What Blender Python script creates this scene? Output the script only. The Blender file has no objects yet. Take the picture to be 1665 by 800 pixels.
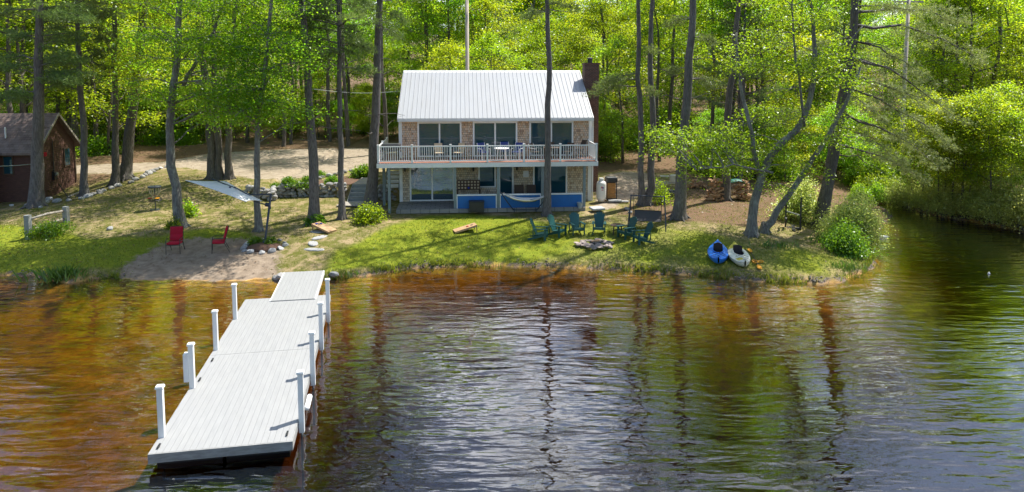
import bpy, math, random
import numpy as np
from mathutils import Vector, Matrix, Euler

sc = bpy.context.scene
C = sc.collection
R = math.radians

# ------------------------------------------------------------------ camera, world, sun, exposure
F_PX, YP, CX, CAMH, TILT = 1110.0, 216.0, 832.5, 9.0, R(5)
cam_d = bpy.data.cameras.new("camera")
cam = bpy.data.objects.new("camera", cam_d)
C.objects.link(cam)
cam.location = (0, 0, CAMH)
cam.rotation_euler = (R(90) - TILT, 0, 0)
cam_d.sensor_width = 36.0
cam_d.lens = F_PX / 1665 * 36
cam_d.shift_y = -(400 - YP) / 1665
cam_d.clip_end = 2000
sc.camera = cam

SUN_EL, SUN_AZ = R(60.5), R(51)          # azimuth from +Y towards +X
world = bpy.data.worlds.new("World")
sc.world = world
world.use_nodes = True
wn, wl = world.node_tree.nodes, world.node_tree.links
bg = wn["Background"]
sky = wn.new("ShaderNodeTexSky")
sky.sky_type = 'NISHITA'
sky.sun_disc = False
sky.sun_elevation = SUN_EL
sky.sun_rotation = SUN_AZ
bg.inputs["Strength"].default_value = 0.125
tc = wn.new("ShaderNodeTexCoord")
sep = wn.new("ShaderNodeSeparateXYZ")
wl.new(tc.outputs["Generated"], sep.inputs[0])
zmax = wn.new("ShaderNodeMath"); zmax.operation = 'MAXIMUM'; zmax.inputs[1].default_value = 0.08
wl.new(sep.outputs["Z"], zmax.inputs[0])
dx = wn.new("ShaderNodeMath"); dx.operation = 'DIVIDE'
dy = wn.new("ShaderNodeMath"); dy.operation = 'DIVIDE'
wl.new(sep.outputs["X"], dx.inputs[0]); wl.new(zmax.outputs[0], dx.inputs[1])
wl.new(sep.outputs["Y"], dy.inputs[0]); wl.new(zmax.outputs[0], dy.inputs[1])
cmb = wn.new("ShaderNodeCombineXYZ")
wl.new(dx.outputs[0], cmb.inputs[0]); wl.new(dy.outputs[0], cmb.inputs[1])
cn = wn.new("ShaderNodeTexNoise")
cn.inputs["Scale"].default_value = 0.9
cn.inputs["Detail"].default_value = 8
cn.inputs["Roughness"].default_value = 0.6
wl.new(cmb.outputs[0], cn.inputs["Vector"])
cr = wn.new("ShaderNodeValToRGB")
cr.color_ramp.elements[0].position = 0.49
cr.color_ramp.elements[1].position = 0.58
wl.new(cn.outputs["Fac"], cr.inputs[0])
cm = wn.new("ShaderNodeMix"); cm.data_type = 'RGBA'
cm.inputs["B"].default_value = (15, 15.3, 16, 1)
el_ = wn.new("ShaderNodeMapRange"); el_.inputs["From Min"].default_value = .75; el_.inputs["From Max"].default_value = .5
wl.new(sep.outputs["Z"], el_.inputs["Value"])
no_ = wn.new("ShaderNodeMapRange"); no_.inputs["From Min"].default_value = -.1; no_.inputs["From Max"].default_value = .35
wl.new(sep.outputs["Y"], no_.inputs["Value"])
m1 = wn.new("ShaderNodeMath"); m1.operation = 'MULTIPLY'; m2 = wn.new("ShaderNodeMath"); m2.operation = 'MULTIPLY'
wl.new(el_.outputs[0], m1.inputs[0]); wl.new(no_.outputs[0], m1.inputs[1])      # unseen cloud added only low in the north, placed to gleam in the water
wl.new(m1.outputs[0], m2.inputs[0]); wl.new(cr.outputs[0], m2.inputs[1])
wl.new(m2.outputs[0], cm.inputs["Factor"])
wl.new(sky.outputs[0], cm.inputs["A"])
wl.new(cm.outputs["Result"], bg.inputs["Color"])

sun_d = bpy.data.lights.new("sun", 'SUN')
sun_d.energy = 5.0
sun_d.angle = R(0.53)
sun_d.color = (1.0, 0.95, 0.86)
sun = bpy.data.objects.new("sun", sun_d)
C.objects.link(sun)
SUNV = Vector((math.sin(SUN_AZ) * math.cos(SUN_EL), math.cos(SUN_AZ) * math.cos(SUN_EL), math.sin(SUN_EL)))
sun.rotation_euler = SUNV.to_track_quat('Z', 'Y').to_euler()
sun.location = SUNV * 150

sc.view_settings.view_transform = 'Standard'
sc.view_settings.look = 'None'
sc.view_settings.gamma = 1
sc.view_settings.use_curve_mapping = False
sc.view_settings.exposure = 0.74
sc.render.engine = 'CYCLES'
sc.cycles.max_bounces = 9
sc.cycles.diffuse_bounces = 6
sc.cycles.glossy_bounces = 3
sc.cycles.transmission_bounces = 4
sc.cycles.transparent_max_bounces = 8
sc.cycles.volume_bounces = 0
sc.cycles.caustics_reflective = False
sc.cycles.caustics_refractive = False
sc.cycles.sample_clamp_indirect = 6
sc.cycles.use_denoising = True
try:
    sc.cycles.denoiser = 'OPENIMAGEDENOISE'
    sc.cycles.denoising_prefilter = 'ACCURATE'
except Exception:
    pass

# ------------------------------------------------------------------ picture -> world helpers
_c, _s = math.cos(TILT), math.sin(TILT)


def ray(px, py):
    u = (px - CX) / F_PX
    v = -(py - YP) / F_PX
    return np.array([u, _c + v * _s, -_s + v * _c])


def PZ(px, py, z):
    d = ray(px, py)
    return np.array([0, 0, CAMH]) + d * ((z - CAMH) / d[2])


def PY(px, py, Y):
    d = ray(px, py)
    return np.array([0, 0, CAMH]) + d * (Y / d[1])


def smooth(a, b, x):
    t = np.clip((x - a) / (b - a), 0, 1)
    return t * t * (3 - 2 * t)


# ------------------------------------------------------------------ terrain height
_shore_px = [(-60, 446), (0, 447), (40, 449), (75, 453), (110, 459), (150, 456), (185, 452), (240, 455), (320, 456), (400, 456),
             (440, 453), (470, 456), (530, 455), (570, 450), (610, 445), (660, 438), (720, 434), (780, 432), (850, 433),
             (920, 435), (1000, 438), (1060, 442), (1120, 447), (1200, 454), (1280, 460), (1330, 461), (1370, 457), (1400, 446),
             (1415, 433), (1420, 420), (1412, 405), (1420, 385), (1438, 366), (1447, 352), (1442, 344), (1425, 335), (1440, 328),
             (1490, 341), (1530, 352), (1580, 360), (1620, 368), (1665, 377), (1740, 386)]
_sh = [PZ(x, y, 0)[:2] for x, y in _shore_px]
SHORE = np.array([(-400, 10), (-120, 27), (-60, 29)] + _sh + [(48, 33), (80, 24), (400, 0), (400, 600), (-400, 600)], float)


def shore_dist(x, y):
    """signed distance to the shoreline, positive on land"""
    x = np.asarray(x, float); y = np.asarray(y, float)
    a = SHORE; b = np.roll(SHORE, -1, 0)
    best = np.full(x.shape, 1e9); inside = np.zeros(x.shape, bool)
    for (ax, ay), (bx, by) in zip(a, b):
        ex, ey = bx - ax, by - ay
        t = np.clip(((x - ax) * ex + (y - ay) * ey) / (ex * ex + ey * ey + 1e-12), 0, 1)
        best = np.minimum(best, (x - ax - t * ex) ** 2 + (y - ay - t * ey) ** 2)
        cond = (ay > y) != (by > y)
        xi = ex * (y - ay) / (ey if abs(ey) > 1e-12 else 1e-12) + ax
        inside ^= cond & (x < xi)
    d = np.sqrt(best)
    d = np.where(inside, d, -d)
    return d + .09 * np.sin(x * 5.3 + 1.7 * np.sin(y * 3.1)) + .06 * np.sin(x * 11.7 + y * 7.9) + .10 * np.sin(x * 1.9 + .8)


def wobble(x, y):
    return (np.sin(x * 1.7 + 0.6 * np.sin(y * 1.1)) * np.sin(y * 1.9 + x * .4) * .5
            + np.sin(x * .53 + 1.3) * np.sin(y * .47 + .7))


BEACH = [PZ(x, y, .2)[:2] for x, y in [(192, 456), (200, 440), (228, 424), (268, 409), (330, 404), (400, 406), (448, 414), (446, 440), (440, 460)]]


def poly_dist(poly, x, y):
    poly = np.array(poly, float)
    best = np.full(np.shape(x), 1e9); inside = np.zeros(np.shape(x), bool)
    for (ax, ay), (bx, by) in zip(poly, np.roll(poly, -1, 0)):
        ex, ey = bx - ax, by - ay
        t = np.clip(((x - ax) * ex + (y - ay) * ey) / (ex * ex + ey * ey + 1e-12), 0, 1)
        best = np.minimum(best, (x - ax - t * ex) ** 2 + (y - ay - t * ey) ** 2)
        cond = (ay > y) != (by > y)
        inside ^= cond & (x < ex * (y - ay) / (ey if abs(ey) > 1e-12 else 1e-12) + ax)
    d = np.sqrt(best)
    return np.where(inside, d, -d)


def height(x, y):
    x = np.asarray(x, float); y = np.asarray(y, float)
    d = shore_dist(x, y)
    beach = smooth(-1.2, .8, poly_dist(BEACH, x, y))
    bank = .17 * (1 - np.exp(-np.maximum(d, 0) / .12)) * (1 - beach)
    dd = np.maximum(d, 0)
    land = bank + 1.1 * np.tanh(dd * .148 / 1.1) + .05 * smooth(8, 20, dd)
    # terrace behind the stone wall, left of the house, and the gentle rise to the driveway
    left = 1 - smooth(-8.0, -6.6, x)
    step = smooth(42.45, 42.75, y) * smooth(-15.8, -15.0, x)
    slope = smooth(38.5, 44.5, y - 5 * smooth(-20, -27, x)) * (1 - smooth(-15.8, -15.0, x))
    land = land + left * .68 * np.maximum(step, slope)
    land = land - .30 * smooth(-26, -31, x) * smooth(30, 36, y) * smooth(52, 46, y)
    land = land + .35 * smooth(52, 64, y) + .075 * np.maximum(y - 64, 0) * smooth(60, 80, y)
    land = land + .025 * wobble(x, y) * smooth(.6, 3, d) * (1 - .8 * smooth(36.5, 38, y) * smooth(46, 44, y) * smooth(-8, -7, x) * smooth(7, 6, x))
    land = np.where((x > -7.2) & (x < 5.4) & (y > 37.6) & (y < 51), np.minimum(land, 1.235), land)
    bed = -(.16 + .02 * (1 - beach)) * (1 - np.exp(-np.maximum(-d, 0) / .35)) * (1 - beach) - (.030 + .085 * smooth(-9.5, -3, x) - .055 * smooth(4, 8, x) * smooth(24, 27, y) * smooth(15, 12, x) + .12 * smooth(13, 17, x)) * np.maximum(-d, 0)
    bed = np.maximum(bed, -2.0 + .2 * wobble(x * .4, y * .4)) + .05 * wobble(x * .8, y * .8) * smooth(.5, 3, -d)
    return np.where(y < -72, .4 + .04 * (-72 - y), np.where(d > 0, land, bed))


def G(px, py):
    """where the line of sight through a pixel meets the ground"""
    d = ray(px, py)
    t = np.linspace(20, 140, 4000)
    p = np.array([0, 0, CAMH])[None] + t[:, None] * d[None]
    hh = height(p[:, 0], p[:, 1])
    i = int(np.argmax(p[:, 2] < hh))
    return p[i] * [1, 1, 0] + [0, 0, float(hh[i])]


def gz(x, y):
    return float(height(np.array([x]), np.array([y]))[0])


# ------------------------------------------------------------------ object helpers
def link(o, parent=None):
    C.objects.link(o)
    if parent is not None:
        o.parent = parent
    return o


def tag(o, label=None, cat=None, group=None, kind=None):
    if label: o["label"] = label
    if cat: o["category"] = cat
    if group: o["group"] = group
    if kind: o["kind"] = kind
    return o


def thing(name, label, cat, loc=(0, 0, 0), rz=0, group=None):
    o = bpy.data.objects.new(name, None)
    o.empty_display_size = .2
    C.objects.link(o)
    o.location = [float(v) for v in loc]
    o.rotation_euler = (0, 0, rz)
    return tag(o, label, cat, group)


def dup(root, loc=None, rz=None, label=None, group=None, scale=None):
    def cp(o, parent):
        c = o.copy()
        C.objects.link(c)
        if parent is not None:
            c.parent = parent
        for ch in o.children:
            cp(ch, c)
        return c
    r = cp(root, None)
    if loc is not None: r.location = [float(v) for v in loc]
    if rz is not None: r.rotation_euler = (0, 0, rz)
    if label: r["label"] = label
    if group: r["group"] = group
    if scale is not None: r.scale = (scale,) * 3 if not hasattr(scale, '__len__') else scale
    return r


def frame_of(d):
    d = Vector(d).normalized()
    up = Vector((0, 0, 1)) if abs(d.z) < .95 else Vector((1, 0, 0))
    a = d.cross(up).normalized()
    b = a.cross(d).normalized()
    return d, a, b


class MB:
    def __init__(s):
        s.v, s.f, s.m = [], [], []

    def add(s, vs, fs, mi=0):
        o = len(s.v)
        s.v += [tuple(float(c) for c in p) for p in vs]
        s.f += [tuple(i + o for i in f) for f in fs]
        s.m += [mi] * len(fs)
        return s

    def box(s, x0, x1, y0, y1, z0, z1, mi=0, mat=None):
        vs = [Vector((x, y, z)) for z in (z0, z1) for y in (y0, y1) for x in (x0, x1)]
        if mat is not None: vs = [mat @ p for p in vs]
        return s.add(vs, [(0, 2, 3, 1), (4, 5, 7, 6), (0, 1, 5, 4), (1, 3, 7, 5), (3, 2, 6, 7), (2, 0, 4, 6)], mi)

    def bar(s, p, q, w, h, mi=0):
        p, q = Vector(p), Vector(q)
        d, a, b = frame_of(q - p)
        vs = [o + a * (w / 2 * i) + b * (h / 2 * j) for o in (p, q) for j in (-1, 1) for i in (-1, 1)]
        return s.add(vs, [(0, 2, 3, 1), (4, 5, 7, 6), (0, 1, 5, 4), (1, 3, 7, 5), (3, 2, 6, 7), (2, 0, 4, 6)], mi)

    def tube(s, pts, rad, n=8, mi=0, cap=True, jit=0, rng=None):
        pts = [Vector([float(c) for c in p]) for p in pts]
        if not hasattr(rad, '__len__'): rad = [rad] * len(pts)
        rings, N = [], len(pts)
        ref = None
        for i, p in enumerate(pts):
            d = (pts[min(i + 1, N - 1)] - pts[max(i - 1, 0)]).normalized()
            if ref is None:
                _, ref, _ = frame_of(d)
            a = (ref - d * ref.dot(d)).normalized()
            ref = a
            b = d.cross(a)
            ring = []
            for k in range(n):
                t = 2 * math.pi * k / n
                r = rad[i] * (1 + (rng.uniform(-jit, jit) if rng else 0))
                ring.append(p + a * (math.cos(t) * r) + b * (math.sin(t) * r))
            rings.append(ring)
        fs = []
        for i in range(N - 1):
            for k in range(n):
                k2 = (k + 1) % n
                fs.append((i * n + k, i * n + k2, (i + 1) * n + k2, (i + 1) * n + k))
        if cap:
            fs.append(tuple(range(n - 1, -1, -1)))
            fs.append(tuple((N - 1) * n + k for k in range(n)))
        return s.add([p for r in rings for p in r], fs, mi)

    def lathe(s, prof, n=20, c=(0, 0, 0), mi=0):
        vs, fs = [], []
        for r, z in prof:
            for k in range(n):
                t = 2 * math.pi * k / n
                vs.append((c[0] + r * math.cos(t), c[1] + r * math.sin(t), c[2] + z))
        for i in range(len(prof) - 1):
            for k in range(n):
                k2 = (k + 1) % n
                fs.append((i * n + k, i * n + k2, (i + 1) * n + k2, (i + 1) * n + k))
        fs.append(tuple(range(n - 1, -1, -1)))
        fs.append(tuple((len(prof) - 1) * n + k for k in range(n)))
        return s.add(vs, fs, mi)

    def prism(s, poly, off, mi=0):
        """closed polygon (3D points) swept by the vector off"""
        n = len(poly)
        vs = [Vector(p) for p in poly] + [Vector(p) + Vector(off) for p in poly]
        fs = [tuple(range(n - 1, -1, -1)), tuple(range(n, 2 * n))]
        fs += [(i, (i + 1) % n, n + (i + 1) % n, n + i) for i in range(n)]
        return s.add(vs, fs, mi)

    def xform(s, M):
        s.v = [tuple(M @ Vector(p)) for p in s.v]
        return s

    def mesh(s, name, mats, smooth_=False):
        me = bpy.data.meshes.new(name)
        me.from_pydata(s.v, [], s.f)
        for m in (mats if isinstance(mats, (list, tuple)) else [mats]):
            me.materials.append(m)
        if any(s.m):
            me.polygons.foreach_set("material_index", s.m)
        if smooth_:
            me.polygons.foreach_set("use_smooth", [True] * len(me.polygons))
        me.update()
        return me

    def build(s, name, mats, parent=None, smooth_=False, loc=None, bevel=0):
        o = bpy.data.objects.new(name, s.mesh(name, mats, smooth_))
        link(o, parent)
        if loc is not None: o.location = [float(v) for v in loc]
        if bevel:
            b = o.modifiers.new("bevel", 'BEVEL'); b.width = bevel; b.segments = 2; b.limit_method = 'ANGLE'
        return o


def np_mesh(name, verts, quads, mat, smooth_=False):
    """fast mesh from numpy arrays; quads (N,3) or (N,4)"""
    me = bpy.data.meshes.new(name)
    verts = np.asarray(verts, np.float32); quads = np.asarray(quads, np.int32)
    k = quads.shape[1]
    me.vertices.add(len(verts)); me.vertices.foreach_set("co", verts.ravel())
    me.loops.add(quads.size); me.loops.foreach_set("vertex_index", quads.ravel())
    me.polygons.add(len(quads))
    me.polygons.foreach_set("loop_start", np.arange(len(quads), dtype=np.int32) * k)
    me.polygons.foreach_set("loop_total", np.full(len(quads), k, np.int32))
    if smooth_:
        me.polygons.foreach_set("use_smooth", np.ones(len(quads), bool))
    me.materials.append(mat)
    me.update(calc_edges=True)
    return me


def obj(name, me, parent=None, loc=None):
    o = link(bpy.data.objects.new(name, me), parent)
    if loc is not None: o.location = [float(v) for v in loc]
    return o
# ------------------------------------------------------------------ materials
def new_mat(name):
    m = bpy.data.materials.new(name)
    m.use_nodes = True
    nt = m.node_tree
    for n in list(nt.nodes):
        nt.nodes.remove(n)
    out = nt.nodes.new("ShaderNodeOutputMaterial")
    return m, nt, out


class NT:
    """small node-tree shorthand"""
    def __init__(s, nt):
        s.nt = nt

    def n(s, typ, **kw):
        nd = s.nt.nodes.new("ShaderNode" + typ)
        for k, v in kw.items():
            setattr(nd, k, v)
        return nd

    def l(s, a, b):
        s.nt.links.new(a, b)

    def coord(s, kind="Object", scale=(1, 1, 1), rot=(0, 0, 0)):
        t = s.n("TexCoord"); m = s.n("Mapping")
        m.inputs["Scale"].default_value = scale
        m.inputs["Rotation"].default_value = rot
        s.l(t.outputs[kind], m.inputs["Vector"])
        return m.outputs[0]

    def noise(s, vec, scale=5, detail=4, rough=.55, dist=0):
        t = s.n("TexNoise")
        t.inputs["Scale"].default_value = scale
        t.inputs["Detail"].default_value = detail
        t.inputs["Roughness"].default_value = rough
        t.inputs["Distortion"].default_value = dist
        s.l(vec, t.inputs["Vector"])
        return t.outputs["Fac"]

    def ramp(s, fac, stops):
        r = s.n("ValToRGB")
        e = r.color_ramp.elements
        while len(e) < len(stops): e.new(.5)
        for k, (p, c) in zip(e, stops):
            k.position = p
            k.color = (c, c, c, 1) if not hasattr(c, '__len__') else (*c, 1)
        s.l(fac, r.inputs[0])
        return r.outputs[0]

    def mix(s, fac, a, b, mode='MIX'):
        m = s.n("Mix", data_type='RGBA', blend_type=mode)
        for sock, v in (("Factor", fac), ("A", a), ("B", b)):
            if isinstance(v, (int, float)): m.inputs[sock].default_value = v if sock == "Factor" else (v, v, v, 1)
            elif isinstance(v, tuple): m.inputs[sock].default_value = (*v, 1)
            else: s.l(v, m.inputs[sock])
        return m.outputs["Result"]

    def math(s, op, a, b=0.5, clamp=False):
        m = s.n("Math", operation=op, use_clamp=clamp)
        for i, v in enumerate((a, b)):
            if isinstance(v, (int, float)): m.inputs[i].default_value = v
            else: s.l(v, m.inputs[i])
        return m.outputs[0]

    def bump(s, h, dist=.01, strength=1, normal=None):
        b = s.n("Bump")
        b.inputs["Distance"].default_value = dist
        b.inputs["Strength"].default_value = strength
        s.l(h, b.inputs["Height"])
        if normal is not None: s.l(normal, b.inputs["Normal"])
        return b.outputs[0]

    def principled(s, col, rough=.6, bump=None, metal=0, spec=None, ior=None):
        p = s.n("BsdfPrincipled")
        if isinstance(col, tuple): p.inputs["Base Color"].default_value = (*col, 1)
        else: s.l(col, p.inputs["Base Color"])
        if isinstance(rough, (int, float)): p.inputs["Roughness"].default_value = rough
        else: s.l(rough, p.inputs["Roughness"])
        p.inputs["Metallic"].default_value = metal
        if spec is not None: p.inputs["Specular IOR Level"].default_value = spec
        if ior is not None: p.inputs["IOR"].default_value = ior
        if bump is not None: s.l(bump, p.inputs["Normal"])
        return p.outputs[0]


def scl(c, k):
    return tuple(max(0, min(1, v * k)) for v in c)


def plain(name, col, rough=.55, var=.18, scale=6, bump=.004, metal=0, spec=None, stretch=(1, 1, 1)):
    """paint, plastic, cloth, stained wood: one colour with wear-scale unevenness"""
    m, nt, out = new_mat(name)
    t = NT(nt)
    vec = t.coord("Object", stretch)
    f = t.noise(vec, scale, 6, .65)
    f2 = t.ramp(f, [(.3, 0.0), (.7, 1.0)])
    c = t.mix(f2, scl(col, 1 - var), scl(col, 1 + var))
    b = t.bump(t.noise(vec, scale * 6, 3), bump, .6) if bump else None
    r = t.ramp(f, [(.3, max(0, rough - .08)), (.7, min(1, rough + .1))])
    t.l(t.principled(c, r, b, metal, spec), out.inputs[0])
    return m


M = {}
M['white'] = plain("white_paint", (.82, .83, .82), .42, .05, 3, .001)
M['trim'] = plain("white_trim", (.74, .75, .75), .45, .08, 3, .001)
M['greywood'] = plain("grey_stained_wood", (.27, .285, .28), .7, .2, 5, .004, stretch=(1, 1, 6))
M['bluegrey'] = plain("blue_grey_post_paint", (.20, .245, .255), .6, .12, 4, .002)
M['blue'] = plain("blue_panel_paint", (.008, .135, .42), .5, .1, 2, .001)
M['black'] = plain("black_metal", (.02, .021, .023), .45, .2, 8, .001)
M['darkblue'] = plain("dark_blue_metal", (.022, .032, .055), .45, .2, 8, .001)
M['greenplastic'] = plain("dark_green_plastic", (.008, .075, .072), .42, .14, 5, .001)
M['red'] = plain("red_cushion_cloth", (.42, .006, .026), .9, .12, 9, .004)
M['canopy'] = plain("pale_grey_canopy_cloth", (.74, .745, .73), .9, .05, 3, .002)
M['tan'] = plain("tan_mesh_cloth", (.52, .42, .28), .85, .1, 12, .002)
M['darkcloth'] = plain("dark_grey_sling_cloth", (.075, .07, .072), .85, .15, 7, .003)
M['navy'] = plain("navy_blue_plastic", (.015, .035, .20), .5, .12, 6, .001)
M['brown'] = plain("dark_brown_wicker", (.075, .045, .028), .7, .3, 30, .006)
M['board'] = plain("cornhole_plywood", (.46, .29, .15), .6, .14, 3, .001, stretch=(1, 8, 1))
M['kayakblue'] = plain("blue_kayak_plastic", (.006, .16, .66), .35, .08, 3, .001)
M['kayakyellow'] = plain("yellow_kayak_plastic", (.62, .52, .06), .38, .08, 3, .001)
M['kayakwhite'] = plain("off_white_kayak_plastic", (.72, .71, .60), .38, .06, 3, .001)
M['seatblack'] = plain("black_padded_seat", (.022, .017, .02), .8, .2, 10, .004)
M['orange'] = plain("orange_paddle_plastic", (.75, .32, .01), .45, .1, 6, .001)
M['propane'] = plain("white_enamel_tank", (.76, .75, .71), .4, .05, 3, .001)
M['logored'] = plain("red_print", (.5, .02, .03), .5, .05, 3, 0)
M['logoblue'] = plain("blue_print", (.02, .05, .3), .5, .05, 3, 0)
M['splitwood'] = plain("split_firewood", (.40, .24, .13), .85, .35, 7, .01, stretch=(1, 6, 6))
M['splitwoodorange'] = plain("orange_split_firewood", (.46, .22, .07), .85, .3, 7, .01)
M['tarpblack'] = plain("black_cover_sheet", (.025, .027, .03), .5, .2, 5, .01)
M['tarpgreen'] = plain("green_tarp", (.01, .12, .09), .55, .2, 5, .01)
M['rawwood'] = plain("weathered_rail_wood", (.33, .30, .26), .85, .25, 4, .006, stretch=(1, 1, 8))
M['pole'] = plain("utility_pole_wood", (.47, .40, .33), .85, .15, 3, .004, stretch=(4, 4, .5))
M['cabinroof'] = None
M['yellow'] = plain("yellow_chain_paint", (.55, .5, .35), .5, .1, 6, .0)
M['steel'] = plain("galvanised_steel", (.42, .43, .44), .4, .15, 6, .001, metal=.7)
M['wire'] = plain("pale_service_wire", (.45, .50, .46), .6, .05, 3, 0)
M['deckboard'] = plain("red_brown_deck_boards", (.24, .105, .07), .7, .2, 2, .002, stretch=(.6, 9, 1))
M['mulch'] = plain("brown_mulch", (.13, .07, .045), .95, .4, 14, .04)
M['gravelstone'] = plain("pale_gravel", (.36, .32, .28), .9, .35, 18, .03)
M['bagblue'] = plain("blue_bean_bag", (.02, .04, .42), .9, .1, 9, .004)
M['bagred'] = plain("red_bean_bag", (.5, .015, .015), .9, .1, 9, .004)
M['dockedge'] = plain("stained_dock_edge", (.30, .30, .29), .6, .3, 2.5, .002, stretch=(1, 1, 5))
M['flowerpot'] = plain("grey_bucket", (.30, .36, .42), .5, .1, 6, .001)


def stone_mat(name, dark, light, scale=7):
    m, nt, out = new_mat(name)
    t = NT(nt)
    vec = t.coord("Object")
    oi = t.n("ObjectInfo")
    geo = t.n("NewGeometry")
    rnd = t.math('FRACT', t.math('ADD', oi.outputs["Random"], geo.outputs["Random Per Island"]))
    f = t.noise(vec, scale, 8, .7)
    c = t.mix(t.ramp(f, [(.32, 0.0), (.68, 1.0)]), dark, light)
    c = t.mix(.55, c, t.ramp(rnd, [(0, scl(dark, 1.2)), (.5, scl(light, .8)), (1, scl(light, 1.25))]), 'MIX')
    moss = t.ramp(t.noise(vec, scale * .6, 5), [(.6, 0.0), (.72, .55)])
    c = t.mix(moss, c, (.10, .12, .05))
    t.l(t.principled(c, .9, t.bump(t.noise(vec, scale * 3, 6), .03)), out.inputs[0])
    return m


M['stone'] = stone_mat("grey_fieldstone", (.13, .125, .12), (.40, .39, .38))
M['firestone'] = stone_mat("fire_ring_stone", (.14, .12, .11), (.46, .37, .33))
M['shorestone'] = stone_mat("shore_pebbles", (.07, .06, .05), (.27, .23, .20))
M['palestone'] = stone_mat("pale_border_stone", (.22, .22, .22), (.52, .52, .52))


def bark_mat(name, dark, light, lichen=0.0, scale=1.0):
    m, nt, out = new_mat(name)
    t = NT(nt)
    vec = t.coord("Object", (11 * scale, 11 * scale, 1.5 * scale))
    f = t.noise(vec, 1.6, 8, .68, .6)
    v = t.n("TexVoronoi", feature='DISTANCE_TO_EDGE')
    v.inputs["Scale"].default_value = 1.3
    t.l(vec, v.inputs["Vector"])
    cracks = t.ramp(v.outputs["Distance"], [(0, .55), (.2, 1.0)])
    h = t.math('MULTIPLY', f, cracks)
    c = t.mix(t.ramp(h, [(.12, 0.0), (.55, 1.0)]), dark, light)
    big = t.noise(t.coord("Object", (1, 1, .6)), 1.1, 5, .6)
    c = t.mix(t.ramp(big, [(.35, 0.0), (.65, .5)]), c, scl(dark, 1.6))
    if lichen:
        lv = t.noise(t.coord("Object", (1, 1, .55)), 3.6, 7, .72)
        c = t.mix(t.ramp(lv, [(.56 - .06 * lichen, 0.0), (.64, .75 * lichen)]), c, (.36, .38, .33))
    t.l(t.principled(c, .92, t.bump(h, .05, 1)), out.inputs[0])
    return m


M['bark_pine'] = bark_mat("pine_bark", (.05, .043, .04), (.215, .195, .185), .25)
M['bark_dark'] = bark_mat("dark_oak_bark", (.042, .036, .03), (.18, .157, .135), .18)
M['bark_lichen'] = bark_mat("lichen_maple_bark", (.065, .06, .054), (.26, .25, .23), .9)
M['bark_forest'] = bark_mat("forest_bark", (.04, .034, .03), (.165, .143, .12), .3, .8)
M['twig'] = bark_mat("dead_branch_bark", (.08, .072, .065), (.30, .285, .27), .3)


def leaf_mat(name, dif, trans, hue=.03, val=.35, tfrac=.5):
    m, nt, out = new_mat(name)
    t = NT(nt)
    oi = t.n("ObjectInfo"); geo = t.n("NewGeometry")
    hsv1 = t.n("HueSaturation"); hsv2 = t.n("HueSaturation")
    rnd = geo.outputs["Random Per Island"]
    h = t.math('ADD', t.math('MULTIPLY', rnd, hue), t.math('MULTIPLY', oi.outputs["Random"], hue))
    h = t.math('ADD', h, .5 - hue)
    v = t.math('ADD', t.math('MULTIPLY', t.math('FRACT', t.math('MULTIPLY', rnd, 7.31)), val), 1 - val / 2)
    v2 = t.math('ADD', t.math('MULTIPLY', t.math('FRACT', t.math('MULTIPLY', oi.outputs["Random"], 5.17)), val * .8), 1 - val * .4)
    v = t.math('MULTIPLY', v, v2)
    for hs, col in ((hsv1, dif), (hsv2, trans)):
        hs.inputs["Color"].default_value = (*col, 1)
        t.l(h, hs.inputs["Hue"]); t.l(v, hs.inputs["Value"])
    d = t.n("BsdfDiffuse"); tr = t.n("BsdfTranslucent"); g = t.n("BsdfGlossy")
    g.inputs["Roughness"].default_value = .38
    g.inputs["Color"].default_value = (.7, .75, .7, 1)
    t.l(hsv1.outputs[0], d.inputs["Color"]); t.l(hsv2.outputs[0], tr.inputs["Color"])
    mx = t.n("MixShader"); mx.inputs[0].default_value = tfrac
    t.l(d.outputs[0], mx.inputs[1]); t.l(tr.outputs[0], mx.inputs[2])
    mx2 = t.n("MixShader"); mx2.inputs[0].default_value = .05
    t.l(mx.outputs[0], mx2.inputs[1]); t.l(g.outputs[0], mx2.inputs[2])
    t.l(mx2.outputs[0], out.inputs[0])
    return m


M['leaf'] = leaf_mat("spring_maple_leaves", (.095, .165, .012), (.40, .64, .016), .042, .55, .6)
M['leaf2'] = leaf_mat("fresh_oak_leaves", (.13, .185, .012), (.56, .71, .02), .04, .55, .6)
M['leafdark'] = leaf_mat("green_understory_leaves", (.12, .21, .02), (.48, .70, .025), .035, .5, .6)
M['leafpale'] = leaf_mat("pale_olive_shrub_leaves", (.36, .39, .12), (.74, .80, .18), .03, .5, .58)
M['leafbright'] = leaf_mat("bright_green_plant_leaves", (.10, .24, .015), (.30, .50, .02), .02, .4)
M['needle'] = leaf_mat("pine_needles", (.12, .18, .06), (.26, .36, .07), .03, .5, .45)
M['needlepale'] = leaf_mat("pale_pine_needles", (.20, .26, .10), (.36, .45, .12), .03, .5, .45)
M['grassblade'] = leaf_mat("lawn_grass_blades", (.17, .21, .025), (.36, .40, .03), .05, .55, .45)
M['reed'] = leaf_mat("water_grass", (.08, .17, .03), (.18, .33, .04), .02, .4, .4)


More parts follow.
